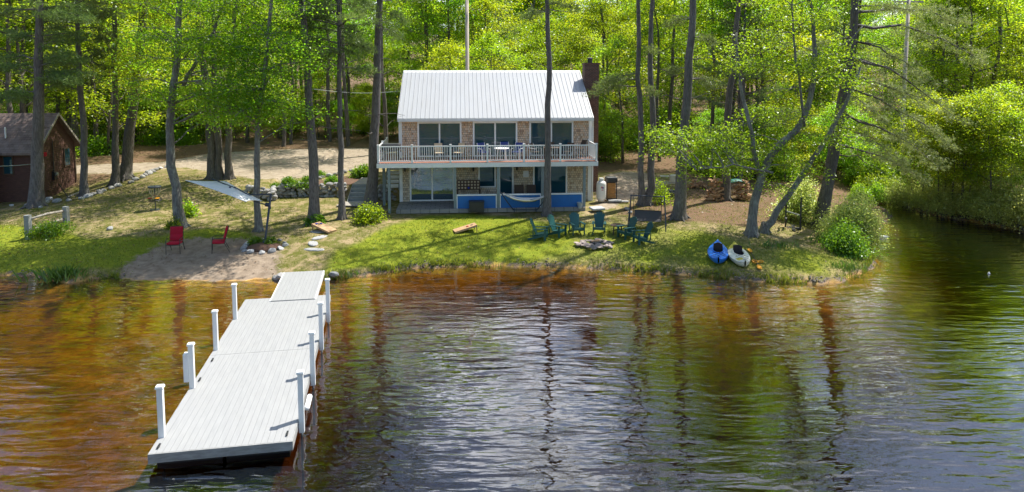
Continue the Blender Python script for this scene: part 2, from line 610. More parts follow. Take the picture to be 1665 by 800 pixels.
def shingle_mat(name, base, grey, dark):
    m, nt, out = new_mat(name)
    t = NT(nt)
    tcn = t.n("TexCoord"); sp = t.n("SeparateXYZ"); cb = t.n("CombineXYZ")
    t.l(tcn.outputs["Object"], sp.inputs[0])
    hx = t.math('ADD', sp.outputs["X"], sp.outputs["Y"])
    t.l(hx, cb.inputs[0]); t.l(sp.outputs["Z"], cb.inputs[1])
    br = t.n("TexBrick")
    br.offset = .43; br.squash = 1
    br.inputs["Scale"].default_value = 1
    br.inputs["Brick Width"].default_value = .135
    br.inputs["Row Height"].default_value = .135
    br.inputs["Mortar Size"].default_value = .006
    br.inputs["Mortar Smooth"].default_value = .1
    br.inputs["Color1"].default_value = (0, 0, 0, 1)
    br.inputs["Color2"].default_value = (1, 1, 1, 1)
    br.inputs["Mortar"].default_value = (.5, .5, .5, 1)
    t.l(cb.outputs[0], br.inputs["Vector"])
    c = t.ramp(br.outputs["Color"], [(0, dark), (.35, base), (.7, scl(base, 1.25)), (1, grey)])
    streak = t.noise(t.coord("Object", (9, 9, 1.2)), 1.5, 6, .7)
    c = t.mix(t.ramp(streak, [(.4, 0.0), (.62, .7)]), c, grey)
    c = t.mix(br.outputs["Fac"], c, scl(dark, .35))
    # shingle butts: each course stands out at its lower edge
    row = t.math('FRACT', t.math('DIVIDE', sp.outputs["Z"], .135))
    hgt = t.math('SUBTRACT', t.math('SUBTRACT', 1.0, row), br.outputs["Fac"])
    t.l(t.principled(c, .85, t.bump(hgt, .02)), out.inputs[0])
    return m


M['shingle_up'] = shingle_mat("red_brown_cedar_shingles", (.66, .43, .26), (.68, .58, .47), (.30, .16, .09))
M['shingle_low'] = shingle_mat("grey_brown_cedar_shingles", (.62, .49, .33), (.66, .58, .47), (.32, .22, .14))


def brick_mat(name):
    m, nt, out = new_mat(name)
    t = NT(nt)
    tcn = t.n("TexCoord"); sp = t.n("SeparateXYZ"); cb = t.n("CombineXYZ")
    t.l(tcn.outputs["Object"], sp.inputs[0])
    t.l(t.math('ADD', sp.outputs["X"], sp.outputs["Y"]), cb.inputs[0]); t.l(sp.outputs["Z"], cb.inputs[1])
    br = t.n("TexBrick")
    br.inputs["Scale"].default_value = 1
    br.inputs["Brick Width"].default_value = .21
    br.inputs["Row Height"].default_value = .078
    br.inputs["Mortar Size"].default_value = .008
    br.inputs["Color1"].default_value = (.17, .07, .048, 1)
    br.inputs["Color2"].default_value = (.09, .042, .032, 1)
    br.inputs["Mortar"].default_value = (.22, .19, .17, 1)
    t.l(cb.outputs[0], br.inputs["Vector"])
    c = t.mix(t.ramp(t.noise(t.coord("Object"), 3, 6), [(.4, 0.0), (.7, .5)]), br.outputs["Color"], (.06, .035, .03))
    t.l(t.principled(c, .9, t.bump(t.math('SUBTRACT', 1.0, br.outputs["Fac"]), .008)), out.inputs[0])
    return m


M['brick'] = brick_mat("red_brown_brick")


def siding_mat(name, col, pitch=.12):
    m, nt, out = new_mat(name)
    t = NT(nt)
    tcn = t.n("TexCoord"); sp = t.n("SeparateXYZ")
    t.l(tcn.outputs["Object"], sp.inputs[0])
    row = t.math('FRACT', t.math('DIVIDE', sp.outputs["Z"], pitch))
    f = t.noise(t.coord("Object", (1, 1, 5)), 3, 7, .65)
    c = t.mix(t.ramp(f, [(.3, 0.0), (.7, 1.0)]), scl(col, .65), scl(col, 1.35))
    c = t.mix(t.ramp(row, [(0, 1.0), (.1, 0.0)]), c, scl(col, .25))
    t.l(t.principled(c, .75, t.bump(t.math('SUBTRACT', 1.0, row), .03)), out.inputs[0])
    return m


M['redsiding'] = siding_mat("dark_red_log_siding", (.085, .036, .024))


def shingleroof_mat():
    m, nt, out = new_mat("brown_asphalt_shingles")
    t = NT(nt)
    vec = t.coord("Object")
    br = t.n("TexBrick")
    br.inputs["Scale"].default_value = 1
    br.inputs["Brick Width"].default_value = .3
    br.inputs["Row Height"].default_value = .15
    br.inputs["Mortar Size"].default_value = .008
    br.inputs["Color1"].default_value = (.145, .10, .085, 1)
    br.inputs["Color2"].default_value = (.20, .145, .125, 1)
    br.inputs["Mortar"].default_value = (.06, .045, .04, 1)
    t.l(vec, br.inputs["Vector"])
    c = t.mix(t.ramp(t.noise(vec, 2, 7), [(.4, 0.0), (.7, .6)]), br.outputs["Color"], (.24, .19, .165))
    t.l(t.principled(c, .95, t.bump(t.noise(vec, 40, 2), .01)), out.inputs[0])
    return m


M['cabinroof'] = shingleroof_mat()


def metalroof_mat():
    m, nt, out = new_mat("white_standing_seam_metal")
    t = NT(nt)
    vec = t.coord("Object", (1, 1, 1))
    f = t.noise(vec, .8, 6, .6)
    st = t.noise(t.coord("Object", (14, .5, .5)), 1, 4, .6)
    c = t.mix(t.ramp(f, [(.35, 0.0), (.65, .5)]), (.40, .415, .43), (.34, .355, .37))
    c = t.mix(t.ramp(st, [(.45, 0.0), (.75, .6)]), c, (.31, .305, .295))
    t.l(t.principled(c, t.ramp(f, [(.3, .3), (.7, .42)]), None, .0, .6), out.inputs[0])
    return m


M['metalroof'] = metalroof_mat()


def glass_mat(name, ior):
    m, nt, out = new_mat(name)
    t = NT(nt)
    nb = t.bump(t.noise(t.coord("Object", (1, 1, 1)), 1.3, 2), .006, .5)
    p = t.principled((.016, .060, .085), .03, nb, 0, .5, ior)
    t.l(p, out.inputs[0])
    return m


M['glass'] = glass_mat("dark_window_glass", 1.55)
M['glassbright'] = glass_mat("reflective_door_glass", 2.5)


def dockdeck_mat():
    m, nt, out = new_mat("pale_grey_dock_boards")
    t = NT(nt)
    tcn = t.n("TexCoord"); sp = t.n("SeparateXYZ")
    t.l(tcn.outputs["Object"], sp.inputs[0])
    row = t.math('FRACT', t.math('DIVIDE', sp.outputs["X"], .142))
    gap = t.ramp(row, [(0, 1.0), (.05, 0.0), (.95, 0.0), (1.0, 1.0)])
    idx = t.math('FLOOR', t.math('DIVIDE', sp.outputs["X"], .142))
    wn_ = t.n("TexWhiteNoise", noise_dimensions='1D'); t.l(idx, wn_.inputs["W"])
    f = t.noise(t.coord("Object", (3, .6, 3)), 2.2, 7, .65)
    c = t.mix(t.ramp(f, [(.3, 0.0), (.7, 1.0)]), (.27, .275, .275), (.32, .325, .323))
    c = t.mix(t.math('MULTIPLY', wn_.outputs["Value"], .3), c, (.33, .33, .325))
    dirt = t.noise(t.coord("Object"), 1.1, 8, .7)
    c = t.mix(t.ramp(dirt, [(.52, 0.0), (.75, .4)]), c, (.30, .295, .275))
    c = t.mix(t.math('MULTIPLY', gap, .3), c, (.14, .14, .14))
    t.l(t.principled(c, .62, t.bump(t.math('SUBTRACT', 1.0, gap), .006)), out.inputs[0])
    return m


M['dockboard'] = dockdeck_mat()


def paver_mat():
    m, nt, out = new_mat("grey_patio_pavers")
    t = NT(nt)
    br = t.n("TexBrick")
    br.inputs["Scale"].default_value = 1
    br.inputs["Brick Width"].default_value = .55
    br.inputs["Row Height"].default_value = .38
    br.inputs["Mortar Size"].default_value = .02
    br.inputs["Color1"].default_value = (.30, .28, .25, 1)
    br.inputs["Color2"].default_value = (.22, .22, .215, 1)
    br.inputs["Mortar"].default_value = (.10, .10, .08, 1)
    t.l(t.coord("Object"), br.inputs["Vector"])
    c = t.mix(t.ramp(t.noise(t.coord("Object"), 6, 6), [(.4, 0.0), (.7, .5)]), br.outputs["Color"], (.34, .32, .28))
    t.l(t.principled(c, .85, t.bump(t.math('SUBTRACT', 1.0, br.outputs["Fac"]), .012)), out.inputs[0])
    return m


M['paver'] = paver_mat()


def hammock_mat():
    m, nt, out = new_mat("striped_hammock_cloth")
    t = NT(nt)
    tcn = t.n("TexCoord"); sp = t.n("SeparateXYZ")
    t.l(tcn.outputs["Object"], sp.inputs[0])
    s_ = t.math('FRACT', t.math('MULTIPLY', sp.outputs["Y"], 5.5))
    c = t.ramp(s_, [(0, (.78, .77, .73)), (.3, (.78, .77, .73)), (.36, (.30, .30, .40)), (.5, (.36, .30, .28)), (.58, (.78, .75, .68)), (1, (.8, .79, .75))])
    t.l(t.principled(c, .9, t.bump(t.noise(t.coord("Object", (30, 3, 3)), 2), .01)), out.inputs[0])
    return m


M['hammock'] = hammock_mat()


def ground_mat():
    m, nt, out = new_mat("lawn_soil_and_sand")
    t = NT(nt)
    vec = t.coord("Object")
    A = {}
    for k in ("sand", "gravel", "lush", "litter", "bed", "edge"):
        a = t.n("Attribute"); a.attribute_name = k
        A[k] = a.outputs["Fac"]
    fine = t.noise(vec, 26, 6, .7)
    mid = t.noise(vec, 2.2, 7, .65)
    big = t.noise(vec, .55, 6, .6)
    speck = t.noise(vec, 60, 3, .7)

    def mask(attr, nz, amt=.55, lo=.38, hi=.62):
        s_ = t.math('ADD', attr, t.math('MULTIPLY', t.math('SUBTRACT', nz, .5), amt))
        return t.ramp(s_, [(lo, 0.0), (hi, 1.0)])
    # thin lawn: olive grass with straw and bare earth
    thin = t.mix(t.ramp(mid, [(.38, 0.0), (.62, 1.0)]), (.14, .135, .026), (.30, .235, .115))
    thin = t.mix(t.ramp(fine, [(.35, 0.0), (.65, .8)]), thin, (.10, .115, .025))
    straw = t.ramp(t.noise(vec, 1.1, 8, .7), [(.47, 0.0), (.62, .9)])
    thin = t.mix(straw, thin, (.36, .27, .155))
    lush = t.mix(t.ramp(mid, [(.35, 0.0), (.65, 1.0)]), (.15, .20, .014), (.27, .28, .022))
    lush = t.mix(t.ramp(fine, [(.4, 0.0), (.65, .6)]), lush, (.12, .17, .014))
    c = t.mix(mask(A["lush"], big, .9), thin, lush)
    lit = t.mix(t.ramp(fine, [(.35, 0.0), (.65, 1.0)]), (.09, .055, .034), (.25, .155, .095))
    lit = t.mix(t.ramp(mid, [(.45, 0.0), (.7, .6)]), lit, (.075, .085, .025))
    c = t.mix(mask(A["litter"], mid, .8), c, lit)
    sand = t.mix(t.ramp(mid, [(.35, 0.0), (.65, 1.0)]), (.20, .15, .105), (.34, .27, .20))
    sand = t.mix(t.ramp(speck, [(.5, 0.0), (.7, .5)]), sand, (.22, .185, .15))
    c = t.mix(mask(A["sand"], mid, 1.0), c, sand)
    grv = t.mix(t.ramp(mid, [(.35, 0.0), (.65, 1.0)]), (.25, .20, .145), (.40, .335, .255))
    grv = t.mix(t.ramp(speck, [(.45, 0.0), (.7, .5)]), grv, (.22, .175, .13))
    c = t.mix(mask(A["gravel"], mid, .9), c, grv)
    edge = t.mix(t.ramp(fine, [(.4, 0.0), (.6, 1.0)]), (.07, .055, .04), (.24, .20, .17))
    c = t.mix(mask(A["edge"], fine, .7), c, edge)
    bedc = t.mix(t.ramp(mid, [(.35, 0.0), (.65, 1.0)]), (.46, .25, .06), (.78, .44, .11))
    bedc = t.mix(t.ramp(t.noise(vec, .8, 8, .7), [(.45, 0.0), (.68, .8)]), bedc, (.14, .10, .045))
    bedc = t.mix(t.ramp(t.noise(vec, 9, 5, .7), [(.55, 0.0), (.68, .7)]), bedc, (.12, .08, .04))
    c = t.mix(A["bed"], c, bedc)
    bh = t.math('ADD', t.math('MULTIPLY', fine, .6), t.math('MULTIPLY', mid, .8))
    t.l(t.principled(c, .95, t.bump(bh, .07, .8), 0, .15), out.inputs[0])
    return m


M['ground'] = ground_mat()


def water_mat():
    m, nt, out = new_mat("amber_lake_water")
    t = NT(nt)
    tcn = t.n("TexCoord")
    P_ = tcn.outputs["Object"]

    def mp(rot, scale):
        mm = t.n("Mapping")
        mm.inputs["Rotation"].default_value = (0, 0, R(rot)); mm.inputs["Scale"].default_value = scale
        t.l(P_, mm.inputs["Vector"])
        return mm.outputs[0]

    def wave(vec, scale, dist, dscale, phase=0):
        w = t.n("TexWave", wave_type='BANDS', bands_direction='Y', wave_profile='SIN')
        w.inputs["Scale"].default_value = scale
        w.inputs["Distortion"].default_value = dist
        w.inputs["Detail"].default_value = 1
        w.inputs["Detail Scale"].default_value = dscale
        w.inputs["Phase Offset"].default_value = phase
        t.l(vec, w.inputs["Vector"])
        return w.outputs["Fac"]
    def warp(vec, amt, sc_):
        nz = t.n("TexNoise"); nz.inputs["Scale"].default_value = sc_; nz.inputs["Detail"].default_value = 2
        t.l(P_, nz.inputs["Vector"])
        vm = t.n("VectorMath", operation='MULTIPLY_ADD')
        t.l(nz.outputs["Color"], vm.inputs[0]); vm.inputs[1].default_value = (amt, amt, 0); t.l(vec, vm.inputs[2])
        return vm.outputs[0]
    w1 = wave(warp(mp(6, (.20, 1, 1)), 2.4, .22), .46, 3.5, .5)
    w2 = wave(warp(mp(-10, (.30, 1, 1)), 2.0, .35), .88, 4.0, .7, 2)
    n1 = t.noise(mp(4, (.55, 2.3, 1)), 1.25, 1, .5, .5)
    n2 = t.noise(mp(-14, (.9, 3.2, 1)), 2.2, 1, .5, .4)
    n3 = t.noise(mp(18, (.7, 1.6, 1)), .8, 1, .5, .4)
    amp = t.ramp(t.noise(mp(0, (.6, 1.2, 1)), .16, 3, .55), [(.38, .12), (.60, 1.0)])
    brk = t.ramp(t.noise(mp(0, (.5, 1.5, 1)), .7, 2, .5), [(.36, .25), (.62, 1.0)])
    w1 = t.math('POWER', w1, 1.6)
    h = t.math('ADD', t.math('MULTIPLY', w1, .62), t.math('MULTIPLY', w2, .24))
    h = t.math('MULTIPLY', h, t.math('MULTIPLY', amp, brk))
    nn = t.math('ADD', t.math('MULTIPLY', n1, 1.0), t.math('ADD', t.math('MULTIPLY', n2, .6), t.math('MULTIPLY', n3, .9)))
    h = t.math('ADD', h, t.math('MULTIPLY', t.math('ADD', amp, .3), nn))
    nb = t.bump(h, .021, 1)
    fr = t.n("Fresnel"); fr.inputs["IOR"].default_value = 1.5
    t.l(nb, fr.inputs["Normal"])
    fac = t.math('MINIMUM', t.math('MULTIPLY', fr.outputs[0], 2.3), 1.0)
    g = t.n("BsdfGlossy"); g.inputs["Roughness"].default_value = .004
    t.l(nb, g.inputs["Normal"])
    tr = t.n("BsdfTransparent")
    tr.inputs["Color"].default_value = (.97, .96, .93, 1)
    mx = t.n("MixShader")
    t.l(fac, mx.inputs[0]); t.l(tr.outputs[0], mx.inputs[1]); t.l(g.outputs[0], mx.inputs[2])
    t.l(mx.outputs[0], out.inputs["Surface"])
    va = t.n("VolumeAbsorption")
    va.inputs["Color"].default_value = (.66, .55, .03, 1)
    va.inputs["Density"].default_value = 2.5
    t.l(va.outputs[0], out.inputs["Volume"])
    return m


M['water'] = water_mat()
M['deadleaf'] = leaf_mat("fallen_brown_leaves", (.26, .15, .08), (.1, .06, .03), .03, .8, .2)
# ------------------------------------------------------------------ the ground sheet, split by what it is made of
def axis(core0, core1, step, far0, far1, grow=1.13):
    a = list(np.arange(core0, core1 + step / 2, step))
    s, x = step, a[-1]
    while x < far1:
        s *= grow; x += s; a.append(x)
    s, x = step, a[0]; lo = []
    while x > far0:
        s *= grow; x -= s; lo.append(x)
    return np.array(lo[::-1] + a)


gx = axis(-36, 36, .26, -420, 420)
gy = axis(11, 70, .26, -160, 520)
XX, YY = np.meshgrid(gx, gy)
SD = shore_dist(XX, YY)
ZZ = height(XX, YY)

DRIVE = [G(x, y)[:2] for x, y in [(60, 281), (138, 282), (215, 281), (300, 272), (370, 283), (410, 291), (470, 291), (540, 283), (600, 268), (640, 258),
                                  (650, 240), (560, 241), (430, 244), (340, 250), (260, 264), (140, 268), (40, 270)]]
PATH = [G(x, y)[:2] for x, y in [(966, 335), (985, 345), (1015, 330), (1062, 315), (1080, 296), (1060, 282), (1010, 278), (985, 284), (965, 300)]]
LUSH = [G(x, y)[:2] for x, y in [(530, 440), (560, 405), (600, 388), (640, 370), (700, 352), (770, 350), (860, 358), (1000, 360), (1150, 372), (1230, 400), (1410, 410), (1415, 440), (1350, 452), (1200, 446), (1000, 432), (800, 428), (650, 435)]]
LUSH2 = [G(x, y)[:2] for x, y in [(-40, 440), (-40, 370), (60, 372), (150, 390), (240, 385), (350, 372), (420, 385), (440, 405), (260, 405), (180, 440), (80, 445)]]
BROWN = [G(x, y)[:2] for x, y in [(430, 345), (580, 340), (600, 360), (560, 392), (490, 402), (430, 385)]]
NEEDLES = [G(x, y)[:2] for x, y in [(985, 350), (1010, 330), (1120, 300), (1240, 300), (1300, 360), (1240, 376), (1120, 364), (1060, 362)]]

pd = {k: poly_dist(p, XX, YY) for k, p in (("drive", DRIVE), ("path", PATH), ("lush", LUSH), ("lush2", LUSH2), ("brown", BROWN), ("needles", NEEDLES), ("beach", BEACH))}
Z_sand = smooth(-1.1, .7, pd["beach"]) * smooth(-1.5, -.6, SD)
Z_grav = np.maximum(smooth(-.9, .9, pd["drive"]), .8 * smooth(-.9, .9, pd["path"]))
east = smooth(-1.5, 4, XX)
Z_lush = np.maximum(smooth(-1.6, 1.2, pd["lush"]) * (1 - .45 * east), .85 * smooth(-1.6, 1.0, pd["lush2"])) * (1 - .9 * smooth(-1, 1, pd["brown"]))
forest = smooth(50, 55, YY)
forest = np.maximum(forest, smooth(11.5, 15, XX) * smooth(40, 44, YY))
forest = np.maximum(forest, smooth(-26, -30, XX) * smooth(44, 48, YY))
forest = np.maximum(forest, smooth(20, 22, XX))
Z_litter = np.maximum(forest, np.maximum(.8 * smooth(-1, 1.5, pd["needles"]), .22 * smooth(-1, 1, pd["brown"])))
left_lawn = smooth(-14, -20, XX) * smooth(37, 41, YY) * (1 - forest)
Z_litter = np.maximum(Z_litter, .4 * left_lawn)
Z_litter = Z_litter * (1 - Z_grav) * (1 - Z_sand)
Z_bed = smooth(.02, -.12, SD)
Z_edge = .8 * smooth(-.25, -.05, SD) * smooth(.32, .06, SD) * (1 - Z_sand)

ny, nx = XX.shape
verts = np.stack([XX, YY, ZZ], -1).reshape(-1, 3)
ids = np.arange(ny * nx).reshape(ny, nx)
quads = np.stack([ids[:-1, :-1], ids[:-1, 1:], ids[1:, 1:], ids[1:, :-1]], -1).reshape(-1, 4)
attrs = {"sand": Z_sand, "gravel": Z_grav, "lush": Z_lush, "litter": Z_litter, "bed": Z_bed, "edge": Z_edge}
attrs = {k: v.reshape(-1).astype(np.float32) for k, v in attrs.items()}


def fc(a):
    return a.reshape(-1)[quads].mean(1)


zone = np.zeros(len(quads), int)
zone[fc(Z_litter * (1 - Z_bed)) > .6] = 1
zone[fc(Z_grav) > .5] = 2
zone[(fc(Z_sand) > .5)] = 3
zone[(fc(SD) < 0) & (zone != 3)] = 4
zone[fc(SD) < -.15] = 4
# vertex normals of the whole sheet, so that the pieces shade as one surface
dzx = np.gradient(ZZ, axis=1) / np.gradient(gx)[None, :]
dzy = np.gradient(ZZ, axis=0) / np.gradient(gy)[:, None]
nrm = np.stack([-dzx, -dzy, np.ones_like(ZZ)], -1).reshape(-1, 3)
nrm /= np.linalg.norm(nrm, axis=1, keepdims=True)
for zi, nm in enumerate(["lawn", "forest_floor", "gravel_driveway", "sandy_beach", "lake_bed"]):
    q = quads[zone == zi]
    used, inv = np.unique(q, return_inverse=True)
    me = np_mesh(nm, verts[used], inv.reshape(q.shape), M['ground'], True)
    for k, v in attrs.items():
        a = me.attributes.new(k, 'FLOAT', 'POINT')
        a.data.foreach_set("value", v[used])
    me.normals_split_custom_set_from_vertices([tuple(v) for v in nrm[used]])
    tag(obj(nm, me), kind='structure')

wb = MB().box(-420, 420, -90, 70, -6, 0)
tag(wb.build("lake_water", M['water']), kind='structure')

# ------------------------------------------------------------------ the house
HYAW = R(4.4)
HO = PY(805, 327, 41.2)
HO = Vector((HO[0], HO[1], 1.25))
house = thing("lake_house", "two storey shingled house with white metal roof and long white deck above the lawn", "house", HO, HYAW)
HM = Matrix.Translation(HO) @ Matrix.Rotation(HYAW, 4, 'Z')
XL, XR, DEP = -5.72, 5.88, 8.8
ZF, ZE, ZR = 2.68, 5.28, 7.83          # deck level, eaves, ridge

b = MB().box(XL, XR, 0, DEP, -.15, 2.62)
b.build("lower_wall", M['shingle_low'], house)
b = MB().box(XL, XR, 0.002, DEP, 2.62, ZE)
b.prism([(XL, 0, ZE), (XL, DEP, ZE), (XL, DEP / 2, ZR - .14)], (.12, 0, 0)).prism([(XR, 0, ZE), (XR, DEP / 2, ZR - .14), (XR, DEP, ZE)], (-.12, 0, 0))
b.build("upper_wall", M['shingle_up'], house)

# metal roof: two slopes with standing seams
rb = MB()
ov, oe = .42, .22
x0, x1 = XL - oe + .17, XR + oe - .17
mid = DEP / 2
for sgn, ye in ((-1, -ov), (1, DEP + ov)):
    ze = ZR - (ZR - ZE) * (abs(ye - mid) / mid)
    a, c_ = Vector((x0, ye, ze)), Vector((x0, mid, ZR))
    d = (c_ - a)
    nrm_ = Vector((0, -d.z, d.y)) if sgn < 0 else Vector((0, -d.z, d.y)) * -1
    nrm_ = nrm_.normalized() * (1 if nrm_.z > 0 else -1)
    rb.prism([a, c_, c_ + nrm_ * .05, a + nrm_ * .05] if sgn < 0 else [c_, a, a + nrm_ * .05, c_ + nrm_ * .05], (x1 - x0, 0, 0))
    n_r = 44
    for i in range(n_r + 1):
        xx = x0 + .02 + (x1 - x0 - .04) * i / n_r
        p, q = a + nrm_ * .062, c_ + nrm_ * .062
        p.x = q.x = xx
        rb.bar(p, q, .026, .030)
roof = rb.build("roof", M['metalroof'], house)
rc = MB()
rc.prism([(x0 - .02, mid - .18, ZR - .04), (x0 - .02, mid, ZR + .10), (x0 - .02, mid + .18, ZR - .04), (x0 - .02, mid, ZR + .02)], (x1 - x0 + .04, 0, 0))
rc.build("ridge_cap", M['trim'], roof)
zg = ZR - (ZR - ZE) * ((mid + ov) / mid)
tb = MB()
tb.box(x0 - .02, x1 + .02, -ov - .10, -ov + .02, zg - .15, zg + .015)
tb.build("gutter", M['trim'], roof)
tb = MB()
tb.box(x0, x1, -ov + .03, -.01, zg - .17, zg - .145)
tb.build("soffit", M['trim'], roof)
for xx in (x0 - .04, x1 + .005):
    tb = MB()
    tb.prism([(xx, -ov, zg - .16), (xx, mid, ZR - .18), (xx, mid, ZR + .03), (xx, -ov, zg + .04)], (.035, 0, 0))
    tb.prism([(xx, DEP + ov, zg - .16), (xx, DEP + ov, zg + .04), (xx, mid + .002, ZR + .03), (xx, mid + .002, ZR - .18)], (.035, 0, 0))
    tb.build("rake_board", M['trim'], roof)
for xa, xb, za, zb in ((XL - .05, XL + .14, ZF, ZE - .14), (XR - .14, XR + .05, ZF, ZE - .14), (XL - .05, XL + .14, -.1, ZF - .3), (XR - .16, XR + .05, -.1, ZF - .3)):
    MB().box(xa, xb, -.05, .12, za, zb).build("corner_board", M['white'], house)
db = MB()
db.tube([(XR + .02, -ov - .05, zg - .12), (XR + .03, -ov - .02, zg - .3), (XR + .1, -.12, zg - .55), (XR + .1, -.1, 2.0), (XR + .1, -.1, -.1)], .045, 8)
db.build("downspout", M['white'], house)


def slider(name, xa, xb, za, zb, y=0.0, split=.5, fw=.10, parent=house, gm='glass'):
    f = MB()
    f.box(xa, xb, y - .06, y - .004, zb - fw, zb)
    f.box(xa, xb, y - .06, y - .004, za, za + fw * .8)
    f.box(xa, xa + fw, y - .06, y - .004, za + fw * .8, zb - fw)
    f.box(xb - fw, xb, y - .06, y - .004, za + fw * .8, zb - fw)
    o = f.build(name, M['white'], parent)
    if split:
        xm = xa + (xb - xa) * split
        s = MB()
        s.box(xm - .045, xm + .045, y - .052, y - .003, za + fw * .8, zb - fw)
        s.build("sash", M['white'], o)
        rngs = ((xa + fw, xm - .045), (xm + .045, xb - fw))
    else:
        rngs = ((xa + fw, xb - fw),)
    for i, (p, q) in enumerate(rngs):
        g = MB().box(p, q, y - .022 - .008 * i, y - .002, za + fw * .8, zb - fw)
        g.build("pane", M[gm], o)
    return o


for xa, xb in ((-4.66, -2.02), (-1.34, 1.36), (2.09, 4.79)):
    slider("sliding_door", xa, xb, ZF + .04, 4.84)
slider("sliding_door", -5.16, -2.46, .03, 2.36, gm='glassbright')
slider("window", -1.02, .05, .82, 2.34, split=0, fw=.09)
slider("glass_door", .2, 1.14, .02, 2.3, split=0, fw=.11)
slider("sliding_door", 2.32, 4.44, .06, 2.32, split=.36)


def lantern(x, z):
    l = MB()
    l.box(x - .05, x + .05, -.04, -.003, z - .03, z + .08)
    l.tube([(x, -.04, z + .04), (x, -.13, z + .08), (x, -.15, z + .03)], .014, 6)
    l.lathe([(.02, .06), (.085, .02), (.07, 0), (.05, -.16), (.06, -.18), (.02, -.2)], 8, (x, -.15, z))
    l.build("wall_lantern", M['black'], house)


lantern(-5.42, 2.05); lantern(-1.32, 2.02); lantern(1.32, 2.05)
for x, z in ((-4.98, ZE - .3), (1.72, ZE - .3), (4.95, 2.16)):
    l = MB()
    l.box(x - .06, x + .06, -.05, -.003, z - .04, z + .06)
    for s in (-1, 1):
        l.tube([(x + s * .03, -.05, z), (x + s * .11, -.13, z - .03), (x + s * .15, -.2, z - .06)], [.03, .045, .06], 8)
    l.build("floodlight", M['white'], house)
MB().box(1.72, 2.06, -.03, -.003, 1.42, 1.8).build("notice_panel", M['trim'], house)

# chimney
ch = MB()
ch.box(XR + .08, XR + 1.03, 2.7, 3.55, -.2, 8.3)
ch.box(XR + .05, XR + 1.06, 2.67, 3.58, 8.3, 8.42)
cho = ch.build("chimney", M['brick'], house)
MB().lathe([(.16, 0), (.16, .22), (.22, .24), (.22, .3), (.03, .36)], 10, (XR + .5, 3.1, 8.42)).build("chimney_flue", M['black'], cho)

# deck
DL, DR, DF = -6.78, 5.8, -2.5
deck = MB().box(DL, DR, DF, -.006, ZF - .06, ZF).box(DL, XL - .052, -.006, 2.4, ZF - .06, ZF).build("deck_floor", M['deckboard'], house)
fb = MB()
fb.box(DL - .03, DR + .03, DF - .04, DF - .002, ZF - .27, ZF - .02)
fb.box(DL - .03, DL - .002, DF, 2.4, ZF - .27, ZF - .02)
fb.box(DR + .002, DR + .03, DF, -.06, ZF - .27, ZF - .02)
fb.build("deck_fascia", M['white'], deck)
jb = MB()
jb.box(DL, DR, DF + .01, DF + .06, ZF - .25, ZF - .065)
for i in range(26):
    x = DL + .1 + i * (DR - DL - .2) / 25
    jb.box(x - .02, x + .02, DF + .07, -.01, ZF - .24, ZF - .065)
jb.build("deck_joist", M['greywood'], deck)
posts_x = [-6.72, -4.83, -2.66, -.56, 1.54, 3.64, 5.74]


def railing(p, q):
    """one run of white railing between two posts, as one part"""
    p, q = Vector(p), Vector(q)
    r = MB()
    for z, w, h in ((.93, .06, .06), (.10, .05, .05)):
        r.bar(p + Vector((0, 0, z)), q + Vector((0, 0, z)), w, h)
    n = max(2, int((q - p).length / .125))
    for i in range(1, n):
        c = p.lerp(q, i / n)
        r.box(c.x - .018, c.x + .018, c.y - .018, c.y + .018, c.z + .125, c.z + .9)
    return r.build("railing", M['white'], deck)


def newel(x, y, cap=True):
    m_ = MB().box(x - .055, x + .055, y - .055, y + .055, ZF + .002, ZF + 1.0)
    o = m_.build("railing_post", M['white'], deck)
    MB().box(x - .07, x + .07, y - .07, y + .07, ZF + 1.0, ZF + 1.025).prism([(x - .06, y - .06, ZF + 1.025), (x + .06, y - .06, ZF + 1.025), (x + .06, y + .06, ZF + 1.025), (x - .06, y + .06, ZF + 1.025)], (0, 0, .02)).build("post_cap", M['white'], o)


yr = DF + .07
for x in posts_x: newel(x, yr)
for a, c_ in zip(posts_x[:-1], posts_x[1:]): railing((a + .06, yr, ZF), (c_ - .06, yr, ZF))
newel(5.74, -.12); railing((5.74, yr + .06, ZF), (5.74, -.18, ZF))
newel(-6.72, -.2); railing((-6.72, yr + .06, ZF), (-6.72, -.26, ZF)); newel(-6.72, 2.3); railing((-6.72, -.14, ZF), (-6.72, 2.24, ZF))

# ground floor porch: posts, blue half walls, pavers
for x, y in ((-6.14, -2.36), (-6.65, -.4), (-2.42, -2.36), (.06, -2.36), (2.62, -2.36), (5.06, -2.36)):
    MB().box(x - .075, x + .075, y - .075, y + .075, -.2, ZF - .275).build("porch_post", M['bluegrey'], house)
for xa, xb in ((-2.33, -.03), (.15, 2.53), (2.71, 4.97)):
    o = MB().box(xa + .05, xb - .05, -2.39, -2.33, -.15, .74)
    n = int((xb - xa) / .1)
    for i in range(n):
        x = xa + .07 + i * (xb - xa - .14) / n
        o.box(x, x + .008, -2.396, -2.391, -.1, .72)
    o = o.build("half_wall", M['blue'], house)
    f = MB().box(xa, xb, -2.43, -2.29, .745, .82)
    f.box(xa, xa + .049, -2.41, -2.31, -.15, .742); f.box(xb - .049, xb, -2.41, -2.31, -.15, .742)
    f.box(xa + .051, xb - .051, -2.41, -2.36, -.16, -.1)
    f.build("half_wall_trim", M['white'], o)
MB().box(-5.75, 5.1, -2.6, -.01, -.2, .012).build("patio", M['paver'], house)
